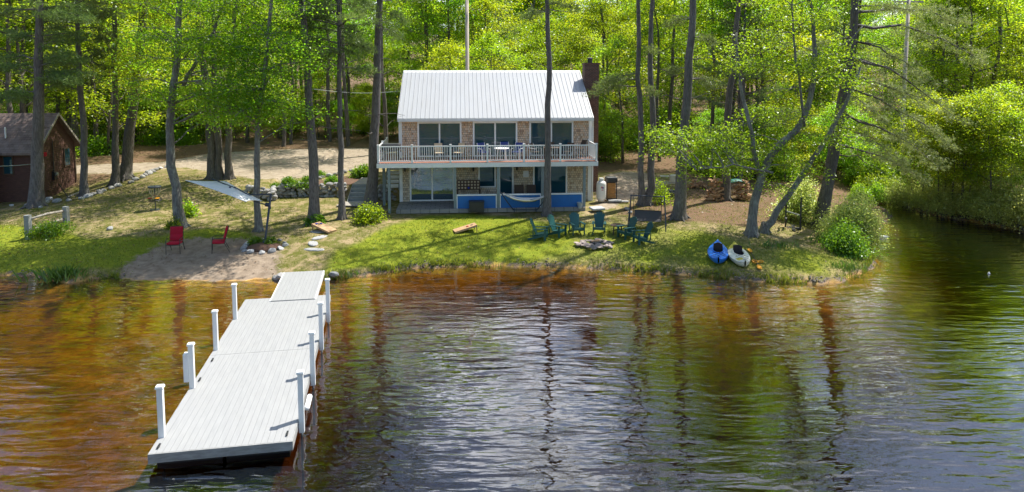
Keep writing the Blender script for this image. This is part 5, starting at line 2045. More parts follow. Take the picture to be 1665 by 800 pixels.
ac = adirondack()
chairs = [((879, 389), 78, "dark green adirondack chair at the left end of the arc, turned toward the fire ring"), ((907, 384), 52, "green adirondack chair second from the left end of the arc, angled to the fire"),
          ((938, 381), 14, "dark green adirondack chair facing the lake with a gap of grass to its right"), ((974, 380), -8, "dark green adirondack chair facing the lake just left of the dark side table"),
          ((1018, 387), -62, "dark green adirondack chair right of the side table, turned left to the fire ring"), ((1043, 396), -74, "green adirondack chair nearest the lake, at the right end of the arc")]
for i, (p, a, lab) in enumerate(chairs):
    g = G(*p)
    o = ac if i == 0 else dup(ac)
    o.location = tuple(g); o.rotation_euler = (0, 0, R(a)); o["label"] = lab; o["group"] = "adirondack chairs round the fire ring"
t = thing("side_table", "low round dark side table between two green chairs", "table", G(1004, 381))
MB().lathe([(.36, 0), (.38, .012), (.38, .03), (.36, .04)], 24, (0, 0, .47)).build("table_top", M['brown'], t)
for k in range(4):
    a = k * math.pi / 2 + .6
    MB().bar((math.cos(a) * .26, math.sin(a) * .26, .47), (math.cos(a) * .31, math.sin(a) * .31, 0), .04, .05).build("leg", M['black'], t)
MB().bar((-.2, -.13, .25), (.2, .13, .25), .03, .04).build("stretcher", M['black'], t)
# fire ring
t = thing("fire_ring", "ring of rough grey and reddish stones round a fire pit with charred logs", "fire pit", PIT)
for k in range(34):
    a = k * 2.4; rr_ = .52 + .30 * ((k * 37) % 10) / 10
    o = obj("stone", FIRE[k % 5], t, (math.cos(a) * rr_ * 1.1, math.sin(a) * rr_ * .9, .05 + .07 * ((k * 13) % 5) / 5))
    s = .24 + .14 * ((k * 7) % 6) / 6
    o.scale = (s * 1.3, s, s); o.rotation_euler = (k * .3 % .5, k * .21 % .4, k * 1.1)
MB().lathe([(.01, .0), (.42, .015), (.46, .0)], 16, (0, 0, .01)).build("ash", M['tarpblack'], t)
for a in (.3, 1.6, 2.6):
    MB().tube([(-.3 * math.cos(a), -.3 * math.sin(a), .07), (.3 * math.cos(a), .3 * math.sin(a), .13)], .05, 7).build("charred_log", M['black'], t)
MB().tube([(-.18, .1, .15), (.22, .16, .2)], .055, 7).build("log", M['splitwood'], t)

# porch swing on its frame
gs = G(1052, 372)
t = thing("porch_swing", "dark two seat garden swing hanging from a black metal frame", "swing", gs, R(-14))
W2 = .98
for s in (-1, 1):
    top = Vector((s * .86, .1, 1.72))
    for sy in (-1, 1):
        MB().tube([top, (s * W2, .1 + sy * .62, 0)], .028, 8).build("leg", M['darkblue'], t)
    MB().tube([(s * .93, -.22, .78), (s * .93, .42, .78)], .016, 6).build("brace", M['darkblue'], t)
    MB().tube([(s * .72, .1, 1.68), (s * .72, .0, .66)], .012, 6).tube([(s * .72, .1, 1.68), (s * .72, .36, .66)], .012, 6).build("hanger", M['black'], t)
    MB().tube([(s * .72, .42, .58), (s * .73, .3, .68), (s * .73, -.1, .68), (s * .72, -.14, .48)], .02, 6).build("armrest", M['black'], t)
MB().tube([(-.9, .1, 1.72), (.9, .1, 1.72)], .03, 8).build("top_bar", M['darkblue'], t)
m = MB()
prof = [(-.34, .47), (-.1, .42), (.22, .40), (.34, .46), (.46, .66), (.56, .86)]
for (y0, z0), (y1, z1) in zip(prof[:-1], prof[1:]):
    m.prism([(-.7, y0, z0), (.7, y0, z0), (.7, y1, z1), (-.7, y1, z1)], (0, .008, -.022))
m.build("bench_seat", M['darkcloth'], t)
MB().tube([(-.72, -.34, .47), (.72, -.34, .47)], .018, 6).tube([(-.72, .56, .86), (.72, .56, .86)], .018, 6).build("seat_frame", M['black'], t)

# two red chairs on the sand
def red_chair():
    t = thing("red_chair", "x", "chair")
    def cushion(name, pts, w):
        m = MB()
        n = len(pts)
        vs = []
        prof = [(-1, .35), (-.9, .8), (-.5, 1), (.5, 1), (.9, .8), (1, .35)]
        for (y, z, ny_, nz_, th) in pts:
            for u, k in prof: vs.append((u * w, y + ny_ * th * k, z + nz_ * th * k))
            for u, k in reversed(prof): vs.append((u * w, y - ny_ * th * k, z - nz_ * th * k))
        q = len(prof) * 2
        fs = [(i * q + k, i * q + (k + 1) % q, (i + 1) * q + (k + 1) % q, (i + 1) * q + k) for i in range(n - 1) for k in range(q)]
        fs += [tuple(range(q - 1, -1, -1)), tuple((n - 1) * q + k for k in range(q))]
        m.add(vs, fs)
        return m.build(name, M['red'], t, True)
    cushion("seat_cushion", [(-.28, .46, 0, 1, .02), (-.25, .465, 0, 1, .06), (0, .45, 0, 1, .065), (.2, .44, 0, 1, .06), (.24, .44, 0, 1, .03)], .27)
    cushion("back_cushion", [(.20, .50, .97, -.25, .03), (.215, .54, .97, -.25, .055), (.26, .75, .97, -.25, .045), (.265, .77, .97, -.25, .03), (.27, .79, .97, -.25, .045), (.33, 1.02, .97, -.25, .055), (.345, 1.08, .97, -.25, .045), (.35, 1.10, .97, -.25, .015)], .265)
    for s in (-1, 1):
        MB().tube([(s * .29, -.3, 0), (s * .285, -.29, .42), (s * .29, -.27, .62), (s * .29, -.2, .66), (s * .29, .2, .64), (s * .28, .3, .66)], .014, 6).build("front_leg", M['black'], t)
        MB().tube([(s * .28, .42, 0), (s * .275, .22, .42), (s * .265, .4, 1.08)], .014, 6).build("rear_leg", M['black'], t)
    MB().tube([(-.285, -.29, .40), (.285, -.29, .40)], .013, 6).tube([(-.275, .22, .40), (.275, .22, .40)], .013, 6).tube([(-.265, .41, 1.08), (0, .42, 1.12), (.265, .41, 1.08)], .013, 6).build("seat_frame", M['black'], t)
    return t


rc1 = red_chair()
for i, (p, a, lab) in enumerate([((285, 411), 10, "red cushioned metal chair facing the lake at the left edge of the sand"), ((357, 409), -68, "red cushioned metal chair seen from its side at the top of the sand")]):
    o = rc1 if i == 0 else dup(rc1)
    o.location = tuple(G(*p)); o.rotation_euler = (0, 0, R(a)); o["label"] = lab; o["group"] = "red chairs on the sandy beach"; o.scale = (1.08,) * 3

# cantilever umbrella with its stone ring
ub_ = G(430, 401)
UY = ub_[1]
um = thing("cantilever_umbrella", "large tilted pale grey cantilever umbrella on a dark blue post over the sand", "umbrella", ub_)
B0 = Vector(ub_)
def U(px, py, dy): return Vector(PY(px, py, UY + dy)) - B0
pt = U(440.5, 316, .25)
MB().tube([(0, 0, -.1), (0, 0, .05), pt], .052, 10).build("post", M['darkblue'], um, True)
MB().lathe([(.09, 0), (.09, .25), (.06, .3)], 10).build("sleeve", M['darkblue'], um)
hub = U(434, 333, .25)
MB().tube([hub + Vector((-.07, 0, .02)), hub + Vector((.16, 0, -.02))], .10, 10).build("crank_box", M['darkblue'], um)
MB().tube([hub + Vector((.1, -.05, -.06)), hub + Vector((.22, -.12, -.06)), hub + Vector((.22, -.12, -.2))], .02, 6).build("crank_handle", M['darkblue'], um)
cA, cD, cB, cC = U(301, 293, -.6), U(400, 328, -1.3), U(427, 327, .35), U(367, 294, 1.7)
ctr = (cA + cB + cC + cD) / 4 + Vector((0, 0, .16))
MB().tube([pt + Vector((.05, 0, 0)), U(405, 317, .2), ctr + Vector((.2, 0, .03))], .03, 8).tube([hub, U(412, 327, .0)], .03, 8).build("arm", M['darkblue'], um)
m = MB(); N = 10
cor = [cA, cD, cB, cC]
NG = 12
vs, fs = [], []
def cpt(u, v):
    p_ = (cA * (1 - u) + cD * u) * (1 - v) + (cC * (1 - u) + cB * u) * v
    k_ = min(u, 1 - u, v, 1 - v) * 2
    p_ = p_ + Vector((0, 0, .16 * k_))
    ed = max(abs(2 * u - 1), abs(2 * v - 1))
    return p_ + (ctr - p_) * (.09 * (1 - min(1, (2 * u - 1) ** 2 + (2 * v - 1) ** 2 - ed ** 2)) * ed ** 4)
for i in range(NG + 1):
    for j in range(NG + 1): vs.append(cpt(i / NG, j / NG))
for i in range(NG):
    for j in range(NG): fs.append((i * (NG + 1) + j, (i + 1) * (NG + 1) + j, (i + 1) * (NG + 1) + j + 1, i * (NG + 1) + j + 1))
m.add(vs, fs)
cano = m.build("canopy", M['canopy'], um, True)
sd_ = cano.modifiers.new("thick", 'SOLIDIFY'); sd_.thickness = .012
ring = [cpt(i / 6, 0) for i in range(6)] + [cpt(1, i / 6) for i in range(6)] + [cpt(1 - i / 6, 1) for i in range(6)] + [cpt(0, 1 - i / 6) for i in range(6)]
for k in range(8):
    e = ring[k * 3]
    MB().tube([ctr - Vector((0, 0, .05)), ctr.lerp(e, .5) - Vector((0, 0, .10)), e - Vector((0, 0, .03))], .012, 5).build("rib", M['darkblue'], cano)
MB().lathe([(.04, .05), (.06, 0), (.03, -.18)], 8, tuple(ctr)).build("hub", M['darkblue'], cano)
MB().tube([U(345, 292, .6) + Vector((0, 0, .03)), U(387, 309, .6) + Vector((0, 0, .05))], .03, 6).build("top_spar", M['darkblue'], cano)
mm = MB().lathe([(.95, -.08), (.85, .08), (.5, .2), (.1, .25)], 18)
mo = mm.build("mulch_mound", M['mulch'], None, True, (B0.x, B0.y, B0.z - .05)); mo.scale = (1, .75, 1)
tag(mo, "low brown mulch mound ringed with stones at the umbrella foot", "mulch bed")
for k in range(13):
    a = k / 13 * 6.28
    p = B0 + Vector((math.cos(a) * 1.0, math.sin(a) * .75, 0))
    stone(p, PALE, orng.uniform(.22, .46) if math.sin(a) < .4 else .24, "border_stone", "pale stone in the ring round the umbrella foot", "pale stones ringing the umbrella foot")

# disc golf basket with its discs
t = thing("disc_golf_basket", "disc golf target with hanging chains and wire basket on the shaded lawn", "disc golf basket", G(253, 341))
MB().tube([(0, 0, -.1), (0, 0, 1.42)], .025, 8).build("pole", M['darkblue'], t)
MB().lathe([(.36, 0), (.37, .01), (.37, .07), (.36, .08), (.05, .085)], 20, (0, 0, 1.3)).build("top_band", M['darkblue'], t)
m = MB()
for k in range(14):
    a = k / 14 * 6.28
    m.tube([(math.cos(a) * .33, math.sin(a) * .33, 1.3), (math.cos(a) * .27, math.sin(a) * .27, 1.0), (math.cos(a) * .13, math.sin(a) * .13, .80), (math.cos(a) * .03, math.sin(a) * .03, .72)], .012, 4)
m.build("chains", M['yellow'], t)
m = MB()
for k in range(16):
    a = k / 16 * 6.28
    m.tube([(0.03, 0, .52), (math.cos(a) * .34, math.sin(a) * .34, .52), (math.cos(a) * .34, math.sin(a) * .34, .68)], .008, 4)
for z in (.52, .60, .68): m.tube([(math.cos(k / 20 * 6.2832) * .34, math.sin(k / 20 * 6.2832) * .34, z) for k in range(21)], .009, 4, cap=False)
m.build("basket", M['black'], t)
MB().lathe([(.3, -.02), (.3, .02), (.03, .03)], 14).build("base", M['darkblue'], t)
bl = t.location
for (dx_, dy_, mk, lab) in ((-.2, -.2, 'bagred', "red flying disc lying on the left rim of the wire basket"), (.22, -.18, 'orange', "orange flying disc lying on the right rim of the wire basket")):
    o = MB().lathe([(.02, .02), (.1, .025), (.125, .012), (.13, 0), (.12, .0)], 16).build("flying_disc", M[mk])
    o.location = (bl.x + dx_, bl.y + dy_, bl.z + .70); tag(o, lab, "disc")

# low rail fence
pa, pb2 = Vector(G(47, 388)), Vector(G(108, 361))
t = thing("rail_fence", "two post weathered rail fence with green plants growing through it", "fence", pa)
d = pb2 - pa
for o_, h in ((Vector((0, 0, 0)), 1.2), (d, .85)):
    MB().box(o_.x - .12, o_.x + .12, o_.y - .12, o_.y + .12, o_.z - .3, o_.z + h).build("post", M['greywood'], t)
MB().tube([Vector((.1, .1, 1.0)), d * .5 + Vector((0, 0, .86)), d + Vector((-.08, -.08, .62))], .065, 8).build("rail", M['rawwood'], t, True)
MB().tube([Vector((.1, .1, .42)), d * .5 + Vector((0, 0, .3)), d + Vector((-.08, -.08, .2))], .065, 8).build("rail", M['rawwood'], t, True)

# cornhole boards and bags
def cornhole(label, hi, lo):
    a, b_ = Vector(G(*lo)), Vector(G(*hi))
    d = (b_ - a); yaw_ = math.atan2(-d.x, d.y)
    t = thing("cornhole_board", label, "game board", a, yaw_, "cornhole boards on the lawn")
    L = 1.22; tilt = R(14)
    Mx = Matrix.Translation((0, 0, .07)) @ Matrix.Rotation(tilt, 4, 'X')
    MB().box(-.3, .3, 0, L, 0, .018).xform(Mx).build("board_top", M['board'], t)
    MB().box(-.3, -.26, 0, L, -.08, -.002).box(.26, .3, 0, L, -.08, -.002).box(-.258, .258, 0, .04, -.08, -.002).box(-.258, .258, L - .04, L, -.08, -.002).xform(Mx).build("board_frame", M['board'], t)
    hp = [(.08 * math.cos(k / 16 * 6.2832), L - .23 + .08 * math.sin(k / 16 * 6.2832), .0185) for k in range(16)]
    MB().prism(hp, (0, 0, .002)).xform(Mx).build("hole", M['black'], t)
    for s in (-1, 1):
        MB().bar((s * .23, L * .95, .34), (s * .23, L * .97, -.02), .04, .05).build("leg", M['board'], t)
    return t, Mx


def bag(t, Mx, x, y, mk, label, group, on=True):
    m = MB().lathe([(.01, -.02), (.06, -.018), (.085, 0), (.06, .018), (.01, .022)], 4)
    o = m.build("bean_bag", M[mk], None, True)
    Wm = Matrix.Translation(t.location) @ Matrix.Rotation(t.rotation_euler.z, 4, 'Z')
    o.location = Wm @ (Mx @ Vector((x, y, .04))) if on else Wm @ Vector((x, y, .03))
    o.rotation_euler = (0, 0, x * 9)
    return tag(o, label, "bean bag", group)


t, Mx = cornhole("plywood cornhole board with blue bean bags near its high end", (500, 371), (541, 378))
bag(t, Mx, -.1, 1.05, 'bagblue', "blue bean bag on the high edge of the left cornhole board", "blue bean bags"); bag(t, Mx, .12, .95, 'bagblue', "blue bean bag lower down on the left cornhole board", "blue bean bags")
t, Mx = cornhole("plywood cornhole board with a red bean bag on it, on the bright lawn", (777, 375), (738, 378))
bag(t, Mx, .05, .75, 'bagred', "red bean bag on the right cornhole board", "red bean bags"); bag(t, Mx, -.45, .35, 'bagred', "red bean bag lying in the grass beside the right cornhole board", "red bean bags", False)

# kayaks
def kayak(label, bow, stern, mh, md, L, Wd, cush, name="kayak"):
    a, b_ = Vector(G(*bow)), Vector(G(*stern))
    d = b_ - a; yaw_ = math.atan2(-d.x, d.y)
    t = thing(name, label, "kayak", a, yaw_, "kayaks on the bank")
    nst = 22
    def half(u): return Wd / 2 * (max(0, math.sin(math.pi * min(1, max(0, u)))) ** .62) * (1 - .10 * math.cos(math.pi * u))
    tilt = math.atan2(d.z, d.length) if d.length else 0
    def ring(u, lo, top):
        w = half(u) + .008; y = u * L; rock = .20 * abs(2 * u - 1) ** 3
        kz = rock + .0; dz_ = rock * .75 + .30
        if top:
            return [(-w, y, dz_ - .035), (-w * .82, y, dz_ + .0), (-w * .45, y, dz_ + .045), (0, y, dz_ + .065), (w * .45, y, dz_ + .045), (w * .82, y, dz_), (w, y, dz_ - .035)]
        return [(w, y, dz_ - .04), (w * .96, y, kz + .13), (w * .62, y, kz + .02), (0, y, kz), (-w * .62, y, kz + .02), (-w * .96, y, kz + .13), (-w, y, dz_ - .04)]
    T = Matrix.Rotation(tilt, 4, 'X')
    for top, nm, mk in ((False, "hull", mh), (True, "top_deck", md)):
        m = MB(); vs = []; fs = []; mi = []
        for i in range(nst + 1): vs += ring(.005 + .99 * i / nst, 0, top)
        for i in range(nst):
            u = (i + .5) / nst
            if top and .40 < u < .74:
                rg_ = (0, 1, 4, 5)
            else: rg_ = range(6)
            for k in rg_:
                fs.append((i * 7 + k, i * 7 + k + 1, (i + 1) * 7 + k + 1, (i + 1) * 7 + k)); mi.append(1 if (top and mk == 'kayakwhite' and .14 < u < .26 and k in (1, 2)) or (top and mk == 'kayakwhite' and u > .78) else 0)
        m.v = vs; m.f = fs; m.m = mi
        m.xform(T)
        m.build(nm, [M[mk], M['kayakyellow']], t, True)
    # cockpit tub, rim and seat
    def oval(sx, z, k=0): return [(math.cos(q_ / 24 * 6.2832) * half(.57) * sx, .57 * L + math.sin(q_ / 24 * 6.2832) * .165 * L * (sx / .5) * .98, z) for q_ in range(25)]
    m = MB().tube(oval(.55, .36), .028, 6, cap=False).xform(T); m.build("cockpit_rim", M[md], t, True)
    m = MB().prism(oval(.53, .12)[:24], (0, 0, .02)).xform(T); m.build("cockpit_floor", M['seatblack'], t)
    vs = [Vector(p) for p in oval(.54, .34)[:24]] + [Vector(p) for p in oval(.52, .12)[:24]]
    m = MB().add(vs, [(k, (k + 1) % 24, 24 + (k + 1) % 24, 24 + k) for k in range(24)]).xform(T); m.build("cockpit_wall", M['seatblack'], t, True)
    m = MB().box(-.2, .2, .5 * L, .62 * L, .16, .24).xform(T); m.build("seat", M[cush], t, bevel=.03)
    m = MB().prism([(-.22, .64 * L, .2), (.22, .64 * L, .2), (.2, .67 * L, .56), (0, .675 * L, .62), (-.2, .67 * L, .56)], (0, .07, -.01)).xform(T); m.build("seat_back", M[cush], t, bevel=.02)
    MB().tube([(-.05, .05 * L, .50), (0, .03 * L, .54), (.05, .05 * L, .50)], .014, 6).xform(T).build("bow_handle", M['black'], t)
    MB().lathe([(.11, 0), (.13, .02), (.12, .05), (.02, .06)], 14, (0, .83 * L, .40)).xform(T).build("hatch", M['black'], t)
    for yy in (.2, .28): MB().tube([(-half(yy) * .8, yy * L, .37 + .05 * (1 - yy)), (0, yy * L + .15, .44), (half(yy) * .8, yy * L, .37 + .05 * (1 - yy))], .008, 5).xform(T).build("deck_cord", M['black'], t)
    return t


kayak("blue sit in kayak with a black seat lying on the bank", (1168, 435), (1167, 414), 'kayakblue', 'kayakblue', 2.15, .92, 'seatblack')
kayak("off white and yellow kayak with a dark seat lying on the bank", (1211, 441), (1198, 418), 'kayakwhite', 'kayakwhite', 2.25, .9, 'seatblack')
g0_, g1_ = Vector(G(1221, 413)), Vector(G(1233, 434))
t = thing("kayak_paddle", "orange bladed paddle lying on the grass beside the yellow kayak", "paddle", g0_)
d = g1_ - g0_
MB().tube([Vector((0, 0, .08)), d + Vector((0, 0, .06))], .018, 8).build("shaft", M['black'], t)
for c_, s in ((Vector((0, 0, .08)), -1), (d + Vector((0, 0, .07)), 1)):
    u = d.normalized(); w = Vector((-u.y, u.x, 0))
    pl = [c_ - w * .05, c_ + u * s * .12 - w * .11, c_ + u * s * .38 - w * .10, c_ + u * s * .46, c_ + u * s * .38 + w * .08, c_ + u * s * .12 + w * .09, c_ + w * .05]
    MB().prism(pl if s > 0 else pl[::-1], (0, 0, .02)).build("blade", M['orange'], t)
m = MB()
g2 = Vector(G(1231, 427))
for a in (0, 2.1, 4.0):
    m.tube([(math.cos(a) * .16 + .12 * math.cos(k / 8 * 6.283), math.sin(a) * .12 + .1 * math.sin(k / 8 * 6.283), .05 + .02 * math.sin(k)) for k in range(9)], .025, 6)
o = m.build("rope_coil", M['orange'], None, True, g2); tag(o, "tangle of orange rope on the grass beside the paddle", "rope")

# black rack under the leaning maple
t = thing("kayak_rack", "black metal kayak rack with padded curved arms under the leaning maple", "rack", G(1290, 372), R(-20))
MB().box(-.4, .4, -.1, .1, 0, .08).box(-.08, .08, -.75, .75, 0, .08).build("base", M['black'], t)
MB().box(.30, .38, -.04, .04, .081, 1.75).build("upright", M['black'], t)
MB().box(-.44, -.36, -.04, .04, .081, 1.5).build("upright", M['black'], t)
for z in (.35, 1.2):
    for s in (-1, 1):
        MB().tube([(-.4, s * .05, z + .25), (-.42, -s * .1 - .25, z), (-.42, -s * .1 - .55, z + .02), (-.42, -s * .1 - .75, z + .35)], .05, 8).build("arm", M['black'], t, True)
MB().bar((-.4, 0, .95), (.34, 0, .75), .05, .05).build("crossbar", M['steel'], t)

# ------------------------------------------------------------------ around the house
def HP(x, y, z=0): return HM @ Vector((x, y, z))


t = thing("propane_tank", "tall white propane tank standing at the right corner of the house", "propane tank", HP(6.45, -.55, -.02), HYAW)
MB().lathe([(.20, 0), (.20, .06), (.26, .10), (.29, .18), (.295, .25), (.295, 1.02), (.28, 1.12), (.22, 1.2), (.1, 1.24), (.02, 1.25)], 24).build("tank_body", M['propane'], t, True)
MB().lathe([(.14, 1.2), (.145, 1.4), (.13, 1.42), (.125, 1.4)], 16).build("valve_collar", M['propane'], t)
def patch(name, mat, a0, a1, z0, z1):
    m = MB(); n = 6; r = .2965
    vs = [(r * math.cos(R(a0 + (a1 - a0) * i / n)), r * math.sin(R(a0 + (a1 - a0) * i / n)), z) for z in (z0, z1) for i in range(n + 1)]
    m.add(vs, [(i, i + 1, n + 2 + i, n + 1 + i) for i in range(n)])
    return m.build(name, mat, t)
patch("red_emblem", M['logored'], 258, 272, .82, .93); patch("blue_emblem", M['logoblue'], 273, 288, .80, .90); patch("emblem_text", M['logored'], 262, 286, .70, .74)
t = thing("firewood_rack", "tall rack of orange split firewood under a black cover beside the propane tank", "firewood rack", HP(7.15, -.1, -.02), HYAW)
MB().box(-.3, .3, -.25, -.2, 0, .1).box(-.3, .3, .2, .25, 0, .1).bar((-.3, -.22, 0), (-.3, -.22, 1.25), .05, .05).bar((.3, -.22, 0), (.3, -.22, 1.25), .05, .05).bar((-.3, .22, 0), (-.3, .22, 1.25), .05, .05).bar((.3, .22, 0), (.3, .22, 1.25), .05, .05).build("rack_frame", M['black'], t)
for i in range(9):
    MB().box(-.27, .27 - .02 * (i % 3), -.2 + .01 * (i % 2), .2, .105 + i * .105, .2 + i * .105).xform(Matrix.Rotation(.02 * (i % 3 - 1), 4, 'Y')).build("log", M['splitwoodorange'], t)
m = MB().box(-.36, .36, -.3, .3, 1.07, 1.42)
m.build("cover", M['tarpblack'], t, bevel=.09)
o = MB().box(-.45, .35, -.25, .2, 0, .12).box(.3, .8, -.2, .1, .0, .06).build("flat_stone", M['palestone'], None, False, HP(7.3, -.7, -.05), .03); tag(o, "low flat step stones at the foot of the firewood rack", "stone")
o = MB().box(-.4, .4, -.3, .3, 0, .14).build("flat_stone", M['palestone'], None, False, HP(5.75, -2.75, -.1), .05); o.rotation_euler = (0.05, 0, .3); tag(o, "pale flat stone at the right corner of the porch", "stone")

t = thing("storage_box", "black ribbed box standing on the grass against the blue half wall", "box", HP(-1.2, -2.75, -.1), HYAW)
MB().box(-.42, .42, -.26, .26, 0, .56).build("box_body", M['black'], t, bevel=.02)
m = MB()
for i in range(12): m.box(-.40 + i * .07, -.36 + i * .07, -.275, -.262, .06, .5)
m.build("ribs", M['tarpblack'], t)
MB().box(-.44, .44, -.28, .28, .562, .61).build("box_lid", M['black'], t, bevel=.015)

t = thing("four_in_a_row_game", "black game board pierced by rows of round holes standing above the blue half wall", "game board", HP(-1.62, -.75, .82), HYAW)
m = MB().box(-.68, .68, -.03, .03, 0, .58); m.build("game_frame", M['brown'], t)
for r_ in range(3):
    for c_ in range(7):
        MB().lathe([(.058, 0), (.058, .01), (.01, .012)], 14).xform(Matrix.Translation((-.57 + c_ * .19, -.031, .11 + r_ * .18)) @ Matrix.Rotation(R(90), 4, 'X')).build("hole", M['tan'] if (r_, c_) != (0, 3) else M['bagblue'], t)
for s in (-1, 1): MB().box(s * .66 - .05, s * .66 + .05, -.15, .15, -.82, -.002).build("leg", M['brown'], t)

for x, lab in ((1.42, "dark brown sling chair behind the blue half wall, left of the white notice"), (2.05, "dark brown sling chair behind the blue half wall, right of the white notice")):
    t = thing("patio_chair", lab, "chair", HP(x + .1 * (x > 2), -.9, .012), HYAW)
    MB().box(-.28, .28, -.28, .22, .40, .43).build("seat", M['brown'], t)
    MB().prism([(-.28, .22, .45), (.28, .22, .45), (.28, .36, 1.02), (-.28, .36, 1.02)], (0, .02, -.006)).build("backrest", M['brown'], t)
    for sx in (-1, 1):
        for sy in (-.26, .24): MB().bar((sx * .27, sy, .4), (sx * .27, sy, 0), .03, .03).build("leg", M['black'], t)

# hammock on its stand
t = thing("hammock", "pale striped hammock slung on a dark stand before the blue half wall", "hammock", HP(1.33, -3.1, -.03), HYAW + R(-3))
e0, e1 = Vector((-1.12, 0, 1.02)), Vector((1.45, 0, .85))
MB().tube([(-.45, 0, .05), (-.8, 0, .5), (-1.16, 0, 1.06)], .03, 8).build("stand_arm", M['darkblue'], t, True)
MB().tube([(.9, 0, .05), (1.2, 0, .45), (1.48, 0, .9)], .03, 8).build("stand_arm", M['darkblue'], t, True)
MB().tube([(-.45, 0, .05), (.9, 0, .05)], .03, 8).tube([(-.4, -.45, .03), (-.4, .45, .03)], .028, 8).tube([(.85, -.45, .03), (.85, .45, .03)], .028, 8).build("stand_base", M['darkblue'], t)
m = MB(); nu, nv = 24, 10; vs = []; fs = []
for i in range(nu + 1):
    u = i / nu
    c_ = e0.lerp(e1, .04 + .92 * u); sag = .42 * math.sin(math.pi * u) ** .8
    w = .08 + .36 * math.sin(math.pi * u) ** .6
    for j in range(nv + 1):
        v_ = j / nv * 2 - 1
        vs.append((c_.x, v_ * w, c_.z - sag + .16 * v_ * v_ * math.sin(math.pi * u) + .012 * math.sin(j * 2.5 + i * .6)))
for i in range(nu):
    for j in range(nv): fs.append((i * 11 + j, i * 11 + j + 1, (i + 1) * 11 + j + 1, (i + 1) * 11 + j))
m.add(vs, fs); ho = m.build("hammock_bed", M['hammock'], t, True)
sd_ = ho.modifiers.new("thick", 'SOLIDIFY'); sd_.thickness = .012
MB().tube([e0, vs[5]], .012, 5).tube([e1, vs[nu * 11 + 5]], .012, 5).build("rope", M['rawwood'], t)
o = MB().lathe([(.02, -.05), (.12, -.045), (.17, 0), (.12, .05), (.02, .055)], 12).build("pillow", M['tarpgreen'], None, True, HP(2.0, -3.08, .53)); o.scale = (1.3, .8, 1); tag(o, "small dark green pillow lying in the hammock", "pillow")

# things on the deck
def deck_chair(label, x, y, rz, frame, cloth, name="deck_chair", back=.95):
    t = thing(name, label, "chair", HP(x, y, ZF + .003), HYAW + R(rz), "chairs on the deck")
    MB().box(-.24, .24, -.25, .22, .41, .445).build("seat", M[cloth], t)
    MB().prism([(-.24, .22, .46), (.24, .22, .46), (.23, .34, back), (-.23, .34, back)], (0, .025, -.006)).build("backrest", M[cloth], t)
    for s in (-1, 1):
        MB().tube([(s * .27, -.27, 0), (s * .27, -.25, .62), (s * .27, .18, .64)], .018, 6).build("front_leg", M[frame], t)
        MB().tube([(s * .26, .3, 0), (s * .26, .22, .42), (s * .25, .35, back)], .018, 6).build("rear_leg", M[frame], t)
    return t


deck_chair("tan sling deck chair at the left before the first glass door", -3.35, -1.25, 8, 'black', 'tan')
deck_chair("tan sling deck chair left of the blue chairs, turned to the right", -2.2, -1.2, -35, 'black', 'tan')
deck_chair("navy blue deck chair with white frame at the left of the white table", -.72, -1.1, 30, 'white', 'navy')
deck_chair("navy blue deck chair with white frame behind the white table", .55, -.7, 0, 'white', 'navy')
deck_chair("navy blue deck chair with white frame at the right of the white table", 1.25, -1.15, -30, 'white', 'navy')
deck_chair("brown wicker deck chair left of the wicker table before the right glass door", 2.35, -1.1, 50, 'white', 'brown', back=.9)
deck_chair("brown wicker deck chair behind the wicker table", 3.3, -.7, 0, 'brown', 'brown', back=.92)
deck_chair("brown wicker deck chair right of the wicker table", 4.25, -1.1, -50, 'brown', 'brown', back=.92)
t = thing("deck_table", "white plastic table among the blue deck chairs", "table", HP(.3, -1.6, ZF + .003), HYAW)
MB().lathe([(.42, 0), (.44, .02), (.42, .035)], 20, (0, 0, .68)).build("table_top", M['white'], t)
for k in range(4):
    a = k * 1.5708 + .78
    MB().bar((math.cos(a) * .3, math.sin(a) * .3, .68), (math.cos(a) * .36, math.sin(a) * .36, 0), .045, .045).build("leg", M['white'], t)
t = thing("deck_table", "brown wicker table at the right half of the deck", "table", HP(3.3, -1.45, ZF + .003), HYAW)
MB().box(-.5, .5, -.35, .35, .66, .71).build("table_top", M['brown'], t)
for sx in (-1, 1):
    for sy in (-1, 1): MB().box(sx * .46 - .03, sx * .46 + .03, sy * .31 - .03, sy * .31 + .03, 0, .659).build("leg", M['brown'], t)
t = thing("covered_grill", "black covered barbecue grill at the left end of the deck", "grill", HP(-6.1, -1.3, ZF + .003), HYAW)
m = MB().box(-.55, .55, -.28, .28, .62, 1.0); m.build("grill_lid", M['tarpblack'], t, bevel=.1)
MB().box(-.6, .6, -.3, .3, .55, .61).build("grill_shelf", M['tarpblack'], t)
for sx in (-1, 1):
    for sy in (-1, 1): MB().box(sx * .4 - .03, sx * .4 + .03, sy * .22 - .03, sy * .22 + .03, 0, .549).build("leg", M['black'], t)
t = thing("folding_chair", "dark folding chair leaning at the right end of the deck", "chair", HP(5.1, -1.0, ZF + .003), HYAW + R(-60))
MB().tube([(-.2, -.25, 0), (-.2, .3, 1.1)], .018, 6).tube([(.2, -.25, 0), (.2, .3, 1.1)], .018, 6).tube([(-.2, .25, 0), (-.2, -.2, .5)], .018, 6).tube([(.2, .25, 0), (.2, -.2, .5)], .018, 6).build("folding_frame", M['black'], t)
MB().prism([(-.2, .1, .7), (.2, .1, .7), (.2, .29, 1.08), (-.2, .29, 1.08)], (0, .012, -.006)).build("backrest", M['brown'], t)
MB().box(-.2, .2, -.2, .15, .48, .505).build("seat", M['brown'], t)

